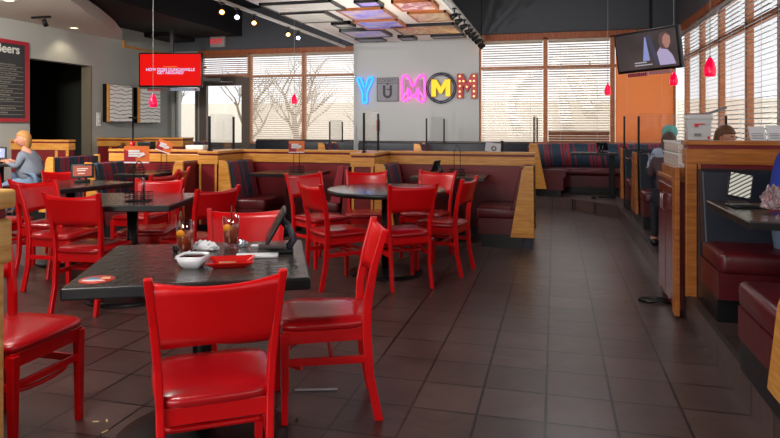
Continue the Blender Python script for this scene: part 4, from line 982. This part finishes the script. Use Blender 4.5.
V = [[b.v((p[0]*k_, p[1]*k_, z)) for p in a1] for k_, z in ((1.15, 0), (1.7, .022), (1.62, .025), (1.15, .005))]
b.f(V[0][::-1]); b.f(V[3])
for A_, B_ in zip(V, V[1:]):
    for k in range(4): b.f([A_[k], A_[(k+1) % 4], B_[(k+1) % 4], B_[k]])
b.build('plate', mat('red_ceramic', (196, 24, 20), .2, coat=.5), t, .002)
MB().rbox(-.05, .02, -.03, .02, .005, .012, .003, 1).build('leftover_paper', mat('kraft_scrap', (170, 120, 90), .7, vary=.3), t)
def crumple(px, py, r, h, label, m, seed, cat='napkin', z=.75, nm='paper_napkin'):
    x, y = onT(px, py, z) if px is not None else py; rnd = random.Random(seed); b = bmesh.new(); bmesh.ops.create_icosphere(b, subdivisions=3, radius=1)
    for v in b.verts:
        k = 1+rnd.uniform(-.22, .22); v.co = Vector((v.co.x*r[0]*k, v.co.y*r[1]*k, (max(v.co.z, -.6)+.6)*h/1.6*(1+rnd.uniform(-.25, .25) if v.co.z > -.5 else 1)))
    q = MB(); q.merge(b); o = q.build(nm, m); o.location = (x, y, z+.001); return tag(o, label, cat)
crumple(206, 250, (.055, .04), .04, 'crumpled white napkin between the two tea glasses', M['paper'], 2)
crumple(243, 247, (.022, .018), .03, 'crumpled foil wrapper right of the tea glass', mat('foil', (190, 196, 206), .25, metal=.8), 3, 'wrapper', nm='foil_wrapper')
def flat(name, px, py, hx, hy, h, rz, label, cat, m, z=.75):
    x, y = onT(px, py, z); o = MB().rbox(-hx, hx, -hy, hy, 0, h, min(h*.3, .004), 1).build(name, m); o.location = (x, y, z); o.rotation_euler = (0, 0, rz); return tag(o, label, cat)
flat('folded_napkin', 257, 257, .09, .035, .012, R(22), 'folded white napkin stack right of the red plate', 'napkin', M['paper'])
flat('sugar_packet', 257, 246, .028, .018, .005, R(10), 'small white packet lying in front of the far chair back', 'packet', M['paper'])
flat('straw_holder', 176, 252, .012, .012, .03, 0, 'small black holder left of the left tea glass', 'holder', M['black'])
x, y = onT(97, 279.5); t = thing('table_sticker', 'round red white and blue sticker on the left corner of the front table', 'sticker', (x, y, .7502), R(20))
MB().lathe([(0, .0012), (.062, .0012), (.062, 0)], 32).build('disc', mat('sticker_red', (206, 62, 44), .4), t)
MB().prism([(-.045, -.03), (.04, -.03), (.02, -.01), (-.045, -.008)], .0012, .0018).build('white_band', mat('sticker_white', (225, 220, 215), .4), t)
MB().prism([(-.045, -.005), (-.0, -.005), (.01, .02), (-.03, .025)], .0012, .0018).build('blue_patch', mat('sticker_blue', (60, 140, 180), .4), t)
MB().prism([(.01, .005), (.045, .0), (.04, .03), (.01, .035)], .0012, .0018).build('cream_patch', mat('sticker_cream', (230, 180, 140), .4), t)
# wire caddy
cardm = mat('orange_menu_card', (222, 110, 44), .5); cardr = mat('crimson_menu_card', (160, 20, 36), .5)
def caddy(label, x, y, z, rz, card=None, h=.28, zc=0):
    t = thing('wire_caddy', label, 'caddy', (x, y, z), rz); b = MB()
    for zz in (.004, .035, .065): b.tube([(-.085, -.055, zz), (.085, -.055, zz), (.085, .055, zz), (-.085, .055, zz)], .0028, 5, close=True)
    for k in range(-3, 4):
        b.tube([(k*.028, -.055, .004), (k*.028, -.055, .065)], .002, 4); b.tube([(k*.028, .055, .004), (k*.028, .055, .065)], .002, 4)
    b.build('wire_basket', M['blackmetal'], t)
    for sx in (-1, 1): MB().tube([(sx*.035, 0, .004), (sx*.035, 0, h*.8), (sx*.02, 0, h*.95), (0, 0, h)], .004, 6).build('wire_upright', M['blackmetal'], t)
    MB().box(-.084, .084, -.054, .054, .004, .008).build('tray', M['blackmetal'], t)
    if card:
        w_, hh, ti = card; q = MB().at((0, -.008, h-.02), (0, ti, 0)); q.box(-w_/2, w_/2, -.002, .002, -hh*.3, hh*.7); c = q.build('menu_card', cardm, t)
        q = MB().at((0, -.011, h-.02), (0, ti, 0)); q.prism([(-w_/2, -hh*.29), (-.0, -hh*.29), (-w_*.1, hh*.2), (-w_/2, hh*.5)], -.002, .0, 'y').build('card_print', cardr, t)
        q = MB().at((0, -.0125, h-.02), (0, ti, 0)); q.box(-w_*.32, w_*.12, -.003, 0, hh*.34, hh*.46).box(-w_*.32, w_*.3, -.003, 0, hh*.2, hh*.31).box(-w_*.32, w_*.05, -.003, 0, hh*.07, hh*.17).prism([(w_*.1, hh*.0), (w_*.36, hh*.2), (w_*.3, hh*.26), (w_*.02, hh*.1)], -.0035, 0, 'y').build('card_print', M['paper'], t)
        q = MB().at((0, -.0125, h-.02), (0, ti, 0)); q.box(-w_/2, w_/2, -.002, .0, -hh*.32, -hh*.24).build('card_print', M['paper'], t)
    return t
x, y = unz(139, 201, .75); caddy('tall black wire caddy on the middle left table', x, y, .75, R(20), None, .3)
caddy('wire stand holding an upright orange menu card on the left booth table', -4.82, 6.5, .75, TH, (.30, .2, 0), .2)
caddy('wire stand with a tilted orange card in front of the bar-like half wall', -4.70, 6.86, .75, TH, (.19, .14, .35), .3)
caddy('wire stand with orange card and white figure above the dark booth table', -3.02, 7.08, .75, TH, (.19, .14, 0), .3)
caddy('wire stand without card on the booth table right of the round table', -1.08, 7.15, .75, TH, None, .34)
# caddy contents on the middle left table
x, y = unz(139, 201, .75)
tag(MB().lathe([(0, 0), (.014, 0), (.014, .12), (.008, .15), (.008, .17), (0, .17)], 14, (x+.03, y+.01, .76)).build('sauce_bottle', thin('clear_bottle', (230, 220, 240), .15, .85)), 'slim clear bottle standing in the tall wire caddy', 'bottle')
# items along the left half wall
def put(o, x, y, z, rz=0): o.location = (x, y, z); o.rotation_euler = (0, 0, rz); return o
t = put(tag(MB().rbox(-.1, .1, -.06, .06, 0, .1, .01).build('speaker_box', M['black']), 'small black box on the left half wall top behind the tilted card', 'box'), -5.25, 7.28, 1.0)
t = thing('red_cup', 'red plastic cup on the left half wall top', 'cup', (-5.47, 7.28, 1.0)); MB().lathe([(0, 0), (.03, 0), (.042, .1), (.038, .1), (.027, .004), (0, .004)], 16).build('cup', mat('cup_red', (190, 30, 30), .3), t)
t = thing('card_terminal', 'white card terminal on the half wall left of the oak post', 'device', (-4.5, 7.28, 1.0)); MB().rbox(-.13, .13, -.06, .06, 0, .06, .01).build('body', M['white'], t); MB().box(-.08, .08, -.04, .04, .06, .065).build('keypad', mat('keypad_grey', (90, 90, 96), .5), t)
t = put(tag(MB().rbox(-.05, .05, -.04, .04, 0, .05, .01).build('napkin_block', M['paper']), 'small white block on the half wall top left of the card terminal', 'napkin'), -5.02, 7.28, 1.0)
# white tent card on centre half wall
t = thing('tent_card', 'white folded card with a dark round mark on the long half wall', 'card', (-.72, 7.58, 1.001), R(15))
MB().at((0, -.02, 0), (-.25, .12, 0)).box(-.09, .09, -.002, .002, 0, .11).at((0, .03, 0), (.25, .1, 0)).box(-.09, .09, -.002, .002, 0, .11).build('card', M['paper'], t)
MB().at((.01, -.023, .04), (PI/2-.25, 0, 0)).tube([(.025*math.cos(a), .025*math.sin(a), .002) for a in [2*PI*i/14 for i in range(14)]], .005, 5, close=True).build('round_mark', bk, t)
MB().box(.1, .13, -.0, .04, 0, .13).build('black_clip', M['black'], t)
tag(MB().rbox(-2.02+.5, -1.96+.5, 11.8, 11.849, 1.2, 1.42, .005, 1).build('wall_box', mat('orange_box', (190, 80, 40), .5)), 'x', 'box')
ob = bpy.data.objects['wall_box']; ob.location = (-1.85, 0, 0); ob['label'] = 'small orange box on the sign wall beside the tall clear divider'

# right side: tub on half wall, menus, glass
t = thing('storage_tub', 'white plastic tub with red labels and a grey lid on the half wall', 'tub', (.945, 4.69, 1.216), R(-2)); t.scale = (.9, .9, .95)
MB().hexa([(-.075, -.05, 0), (.075, -.05, 0), (.075, .05, 0), (-.075, .05, 0), (-.085, -.055, .155), (.085, -.055, .155), (.085, .055, .155), (-.085, .055, .155)]).build('tub', mat('milky_plastic', (196, 196, 196), .35), t, .006)
MB().rbox(-.092, .092, -.06, .06, .15, .185, .006).build('lid', mat('translucent_lid', (206, 204, 204), .3), t)
MB().box(-.09, .05, -.055, .055, .185, .19).build('lid_inset', mat('maroon_inset', (110, 30, 40), .4), t)
lr = mat('label_red', (215, 30, 30), .4)
MB().prism([(-.035, .095), (-.01, .095), (-.01, .112), (.035, .112), (.035, .12), (-.035, .12)], -.064, -.056, 'y').build('red_label', lr, t)
MB().box(.055, .07, -.06, -.051, .01, .03).build('red_label', lr, t)
MB().box(-.035, .01, -.062, -.055, .03, .05).build('grey_label', mat('label_grey', (120, 120, 122), .5), t)
t = thing('scoop', 'grey scoop sticking out above the white tub', 'scoop', (1.02, 4.68, 1.392), 0)
MB().at((0, 0, 0.01), (0, -.35, 0)).rbox(-.03, .1, -.03, .03, -.006, .008, .004).build('scoop', mat('grey_plastic', (120, 124, 128), .4), t)
t = thing('menu_stack', 'open white menus leaning on the tall half wall at the right', 'menu', (1.27, 4.70, 1.216), R(-3))
for k in (0, 1): MB().at((k*.105, 0, 0), (-.7, 0, .0)).box(0, .095, -.003, .003, 0, .12+.01*k).build('menu_page', M['paper'], t)
b = MB()
for k in (0, 1):
    b.at((k*.105, 0, 0), (-.7, 0, 0))
    for j in range(4): b.box(.01, .08, -.005, -.003, .012+j*.014, .015+j*.014)
b.build('print', mat('dark_print', (60, 50, 50), .6), t)
t = thing('water_glass', 'tall glass of ice water on the platform table', 'glass', (.96, 6.86, .886))
MB().lathe([(0, 0), (.036, 0), (.045, .15), (.042, .15), (.033, .006), (0, .006)], 20).build('tumbler', M['tumb'], t)
MB().lathe([(0, .008), (.033, .008), (.039, .1), (0, .1)], 18).build('water', mat('ice_water', (170, 200, 226), .15, trans=.5), t)
MB().rbox(-.012, .012, -.012, .012, .1, .12, .003, 1).build('ice_cube', M['tumb'], t)
# things on nearest right table
t = thing('menu_screen', 'tilted screen with painted reflection of the blinds on the right edge booth table', 'tablet', (.985, 3.88, .886), R(-5)); t.scale = (.82, .82, .82)
MB().rbox(-.06, .06, -.08, .05, 0, .015, .004).build('base', M['black'], t)
MB().at((0, .0, .015), (-.35, .18, 0)).rbox(-.075, .075, -.006, .006, 0.02, .2, .005).build('case', M['blackmetal'], t)
def mat_reflection():  # blinds mirrored in the screen, painted as glowing stripes
    m, nt, b = newmat('painted_reflection'); L = nt.links.new
    tc = nt.nodes.new('ShaderNodeTexCoord'); w_ = nt.nodes.new('ShaderNodeTexWave'); w_.inputs['Scale'].default_value = 14; w_.inputs['Distortion'].default_value = .8; w_.bands_direction = 'Z'
    mp = nt.nodes.new('ShaderNodeMapping'); mp.inputs['Rotation'].default_value = (0, .5, 0); L(tc.outputs['Object'], mp.inputs[0]); L(mp.outputs[0], w_.inputs['Vector'])
    r = nt.nodes.new('ShaderNodeValToRGB'); r.color_ramp.elements[0].position = .25; r.color_ramp.elements[0].color = (*lin((70, 60, 50)), 1); r.color_ramp.elements[1].position = .45; r.color_ramp.elements[1].color = (*lin((226, 222, 206)), 1)
    L(w_.outputs[0], r.inputs[0]); L(r.outputs[0], b.inputs['Emission Color']); b.inputs['Emission Strength'].default_value = .7; b.inputs['Base Color'].default_value = (.05, .05, .05, 1)
    return m
MB().at((0, .0, .015), (-.35, .18, 0)).box(-.066, .066, -.009, -.006, .03, .19).build('screen', mat_reflection(), t)
o = MB().rbox(-.1, .1, -.07, .07, 0, .012, .004, 1).build('menu_folder', M['black']); put(tag(o, 'closed dark menu folder in front of the tilted screen', 'menu'), 1.0, 3.72, .886, .1)
o = MB().rbox(-.13, .13, -.08, .08, 0, .014, .005, 1).build('red_tray', mat('tray_red', (176, 30, 26), .3)); put(tag(o, 'flat red tray under the clear plastic wrap', 'tray'), 1.2, 3.72, .886, .0)
crumple(None, (1.05, 3.52), (.052, .05), .11, 'crumpled clear plastic wrap on the right edge table', mat('clear_wrap', (206, 180, 182), .12, trans=.75, coat=.6), 12, 'wrap', .9, 'plastic_wrap')
# floor bits
o = MB().tube([(-.1, 0, .005), (.11, .01, .005)], .005, 6).build('drinking_straw', mat('straw_white', (200, 200, 205), .4)); x, y = unz(315, 391, 0); put(tag(o, 'white paper straw on the floor under the side-on chair', 'straw'), x, y, 0, TH)
for i, (px, py, l) in enumerate(((96, 422, 'pale crumb scrap on the floor, left one'), (105, 432, 'long pale scrap on the floor nearest the camera'), (107, 421, 'small pale crumbs on the floor near the front table base'))):
    x, y = unz(px, py, 0); o = MB().rbox(-.015, .015, -.004, .004, 0, .004, .001, 1).build('floor_crumb', mat('crumb', (206, 180, 130), .7)); put(tag(o, l, 'crumb'), x, y, 0, .3+i)
x, y = unz(297, 420, 0); o = MB().rbox(-.006, .006, -.022, .022, 0, .008, .002, 1).build('floor_wrapper', mat('dark_wrapper', (60, 50, 20), .5)); put(tag(o, 'tiny dark wrapper on the floor beside the side-on chair leg', 'wrapper'), x, y, 0, .3)
t = MB(); t.tube([(0, 0, .012), (-.08, .02, .02), (-.16, .0, .012), (-.22, .05, .012)], .012, 6).tube([(0, .06, .012), (-.1, .07, .03), (-.2, .1, .012)], .01, 6)
put(tag(t.build('floor_cable', M['black']), 'black cable lying on the floor at the foot of the cabinet', 'cable'), .83, 5.0, 0)

# ------------------------------------------------------------------ people
def skinned(V, E, root, sub=1):
    me = bpy.data.meshes.new('tmp'); keys = list(V); idx = {k: i for i, k in enumerate(keys)}
    me.from_pydata([V[k][0] for k in keys], [(idx[a], idx[b]) for a, b in E], [])
    o = bpy.data.objects.new('tmp', me); C.objects.link(o)
    o.modifiers.new('s', 'SKIN'); ss = o.modifiers.new('u', 'SUBSURF'); ss.levels = sub; ss.render_levels = sub
    for k in keys:
        r = V[k][1]; d = me.skin_vertices[0].data[idx[k]]; d.radius = r if isinstance(r, tuple) else (r, r); d.use_root = (k == root)
    dg = bpy.context.evaluated_depsgraph_get(); m2 = bpy.data.meshes.new_from_object(o.evaluated_get(dg)); bpy.data.objects.remove(o)
    b = bmesh.new(); b.from_mesh(m2); return b
def person(label, x, y, z, rz, lean=.15, head=(0, 0), top=M['sweat'], legs=M['denim'], hair=(190, 140, 80), hairlen=.1, s=1.0, hands=((-.12, -.42, .3), (.12, -.42, .3)), hat=None, skin_=None, stout=1.0):
    """local: faces -Y, origin on the seat surface below the hips"""
    t = thing('person', label, 'person', (x, y, z), rz); t.scale = (s, s, s)
    hip = Vector((0, 0, .1)); L0 = Vector((0, -math.sin(lean), math.cos(lean)))
    ch = hip+L0*.34; nk = hip+L0*.5+Vector((0, 0, .0)); hb = nk+Vector((0, -.02, .07))
    V = {'hip': (hip, (.15*stout, .12*stout)), 'belly': (hip+L0*.16+Vector((0, -.03*stout, 0)), (.145*stout, .12*stout)), 'ch': (ch, (.15*stout, .105*stout)), 'nk': (nk, .055), 'hb': (hb, .05)}
    E = [('hip', 'belly'), ('belly', 'ch'), ('ch', 'nk'), ('nk', 'hb')]; arms = []
    for i, sx in enumerate((-1, 1)):
        sh = hip+L0*.43+Vector((sx*.17, 0, 0)); hd = Vector(hands[i]); mid = (sh+hd)/2; el = mid+Vector((sx*.07, .06, -.13))
        dr = (hd-el).normalized()
        V['sh%d' % i] = (sh, .06); V['el%d' % i] = (el, .045); V['wr%d' % i] = (hd-dr*.02, (.03, .022)); V['pa%d' % i] = (hd+dr*.05, (.036, .018))
        E += [('ch', 'sh%d' % i), ('sh%d' % i, 'el%d' % i), ('el%d' % i, 'wr%d' % i), ('wr%d' % i, 'pa%d' % i)]
        kn = Vector((sx*.12, -.44, .05)); an = Vector((sx*.12, -.4, -z_floor(z)/s+.09)); to = an+Vector((0, -.15, -.045))
        V['th%d' % i] = (hip+Vector((sx*.09, -.05, -.02)), .085*stout); V['kn%d' % i] = (kn, .062); V['an%d' % i] = (an, .04); V['to%d' % i] = (to, (.04, .03))
        E += [('hip', 'th%d' % i), ('th%d' % i, 'kn%d' % i), ('kn%d' % i, 'an%d' % i), ('an%d' % i, 'to%d' % i)]
    shr = lambda r, k: tuple(q*k for q in r) if isinstance(r, tuple) else r*k
    body = MB()
    VB = {k: (v[0], shr(v[1], .68) if k[:2] in ('hi', 'be', 'ch', 'sh', 'el', 'th', 'kn') else v[1]) for k, v in V.items()}
    body.merge(skinned(VB, E, 'hip'), True)
    # fingers
    for i, sx in enumerate((-1, 1)):
        pa = V['pa%d' % i][0]; wr = V['wr%d' % i][0]; d_ = (pa-wr).normalized(); sd = d_.cross(Vector((0, 0, 1))).normalized(); dn = Vector((0, 0, -1))
        for k, ln in enumerate((.065, .075, .07, .055)):
            p0 = pa+sd*(k-1.5)*.018; body.tube([p0, p0+d_*ln*.5+dn*.004, p0+d_*ln*.8+dn*.02, p0+d_*ln*.9+dn*.035], [.009, .0085, .0075, .006], 6)
        p0 = wr+d_*.03+sd*(-sx)*.03; body.tube([p0, p0+d_*.03+sd*(-sx)*.025, p0+d_*.055+sd*(-sx)*.028+dn*.01], [.011, .009, .007], 6)
    # head
    HM = Matrix.Translation(hb+Vector((0, -.015, .09))) @ Matrix.Rotation(head[0], 4, 'Z') @ Matrix.Rotation(head[1], 4, 'X')
    hbm = bmesh.new(); bmesh.ops.create_uvsphere(hbm, u_segments=20, v_segments=14, radius=1)
    for v in hbm.verts:
        c = v.co; k = 1-.28*max(0, -c.z)**1.3
        yy = c.y*.095; 
        if c.y < 0 and abs(c.x) < .28 and -.35 < c.z < .1: yy -= .018*(1-abs(c.x)/.28)
        v.co = HM @ Vector((c.x*.073*k, yy*(1-.12*max(0, -c.z)), c.z*.12))
    body.merge(hbm, True); body.M = HM
    body.tube([(0, -.09, .02), (0, -.107, -.012), (0, -.112, -.028), (0, -.098, -.036)], [.007, .01, .013, .008], 8)
    for sx in (-1, 1): body.ball((sx*.074, .005, -.005), .012, .02, .032, 8)
    body.mi = 1
    for sx in (-1, 1): body.ball((sx*.03, -.083, .012), .011, .008, .008, 8)
    body.mi = 2
    for sx in (-1, 1): body.ball((sx*.03, -.09, .012), .005, .003, .005, 6); body.tube([(sx*.045, -.084, .034), (sx*.03, -.092, .039), (sx*.016, -.092, .035)], .0035, 5)
    body.mi = 3; body.tube([(-.024, -.083, -.062), (0, -.093, -.06), (.024, -.083, -.062)], [.003, .006, .003], 6)
    body.build('body', [skin_ or M['skin'], M['ceramic'], M['black'], mat('lips', (176, 84, 80), .5)], t)
    # clothes
    TE = [e for e in E if all(k[:2] in ('hi', 'be', 'ch', 'sh', 'el', 'wr') for k in e) and e != ('hip', 'th0')]
    VT = {k: v for k, v in V.items() if k[:2] in ('hi', 'be', 'ch', 'sh', 'el', 'wr')}
    VT = {k: (v[0], shr(v[1], 1.1)) for k, v in VT.items()}
    VT['nkc'] = (hip+L0*.47, .075); TE.append(('ch', 'nkc'))
    q = MB(); q.merge(skinned(VT, TE, 'hip', 2), True); q.build('top', top, t)
    VL = {k: (v[0], shr(v[1], 1.1)) for k, v in V.items() if k[:2] in ('hi', 'th', 'kn', 'an')}
    LE = [e for e in E if e[0] in VL and e[1] in VL]
    q = MB(); q.merge(skinned(VL, LE, 'hip', 2), True); q.build('trousers', legs, t)
    for i in (0, 1):
        p = V['to%d' % i][0]; MB().rbox(p.x-.045, p.x+.045, p.y-.07, p.y+.19, p.z-.045, p.z+.035, .025).build('shoe', M['black'], t)
    # hair
    hm = mat('hair', hair, .55, bump=.5, bscale=60, vary=.25); hq = MB(); hb2 = bmesh.new(); bmesh.ops.create_uvsphere(hb2, u_segments=24, v_segments=16, radius=1)
    for v in hb2.verts:
        c = v.co.copy()
        if c.y < -.2 and c.z < .35: c.y *= .45; c.x *= .9
        if c.z < 0: c.z *= 1+hairlen/.12; c.y = max(c.y, -.1) if c.y < 0 else c.y
        v.co = HM @ Vector((c.x*.09, c.y*.108+.012, c.z*.125+.012))
    hq.merge(hb2, True); hq.build('hair', hm, t)
    if hat:
        hq = MB(); hq.M = HM; hq.lathe([(.098, .02), (.1, .07), (.08, .12), (.04, .145), (0, .15)], 20); hq.prism([(-.07, -.08), (-.05, -.16), (.05, -.16), (.07, -.08)], .02, .03)
        hq.build('hat', hat, t)
    return t
def z_floor(z): return z if z < .5 else z-.165
person('woman in a grey sweatshirt and jeans seated at the left booth table, short blonde hair', -7.08, 7.35, .43, R(-68), .34, (R(38), .1), hair=(178, 126, 70), hairlen=.09, hands=((-.14, -.42, .4), (.14, -.36, .4)), stout=1.45, s=.94)
hatm = mat('teal_patterned_hat', (120, 190, 180), .8, vary=.4, bscale=25)
person('person in a pale teal cap seated in the booth behind the water glass', 1.2, 7.45, .6, R(0), .15, (0, .25), top=mat('pale_shirt', (170, 184, 204), .8), legs=mat('dark_trousers', (22, 26, 40), .8), hat=hatm, hair=(90, 66, 50), hands=((-.2, -.36, .4), (.1, -.4, .4)), s=.8)
person('child with brown hair sitting with back to us in front of the teal cap', 1.02, 6.2, .585, R(180), .2, (0, .2), top=mat('dusty_shirt', (80, 60, 64), .8), legs=mat('navy_trousers', (22, 24, 36), .8), hair=(96, 72, 62), hairlen=.1, s=.76, hands=((-.1, -.36, .42), (.1, -.36, .42)))
person('woman with long brown hair leaning behind the tall half wall', 1.42, 5.92, .585, R(170), .4, (R(-128), .2), top=mat('dark_blue_top', (50, 60, 90), .8), hair=(110, 70, 44), hairlen=.2, s=.86, hands=((-.1, -.36, .36), (.1, -.36, .36)))
person('person in a royal blue top partly out of frame on the right booth bench', 1.46, 4.14, .585, R(0), .05, (0, .3), top=mat('royal_blue_top', (30, 50, 150), .8), hair=(40, 30, 26), hands=((-.16, -.34, .34), (.1, -.36, .34)), s=1.0)
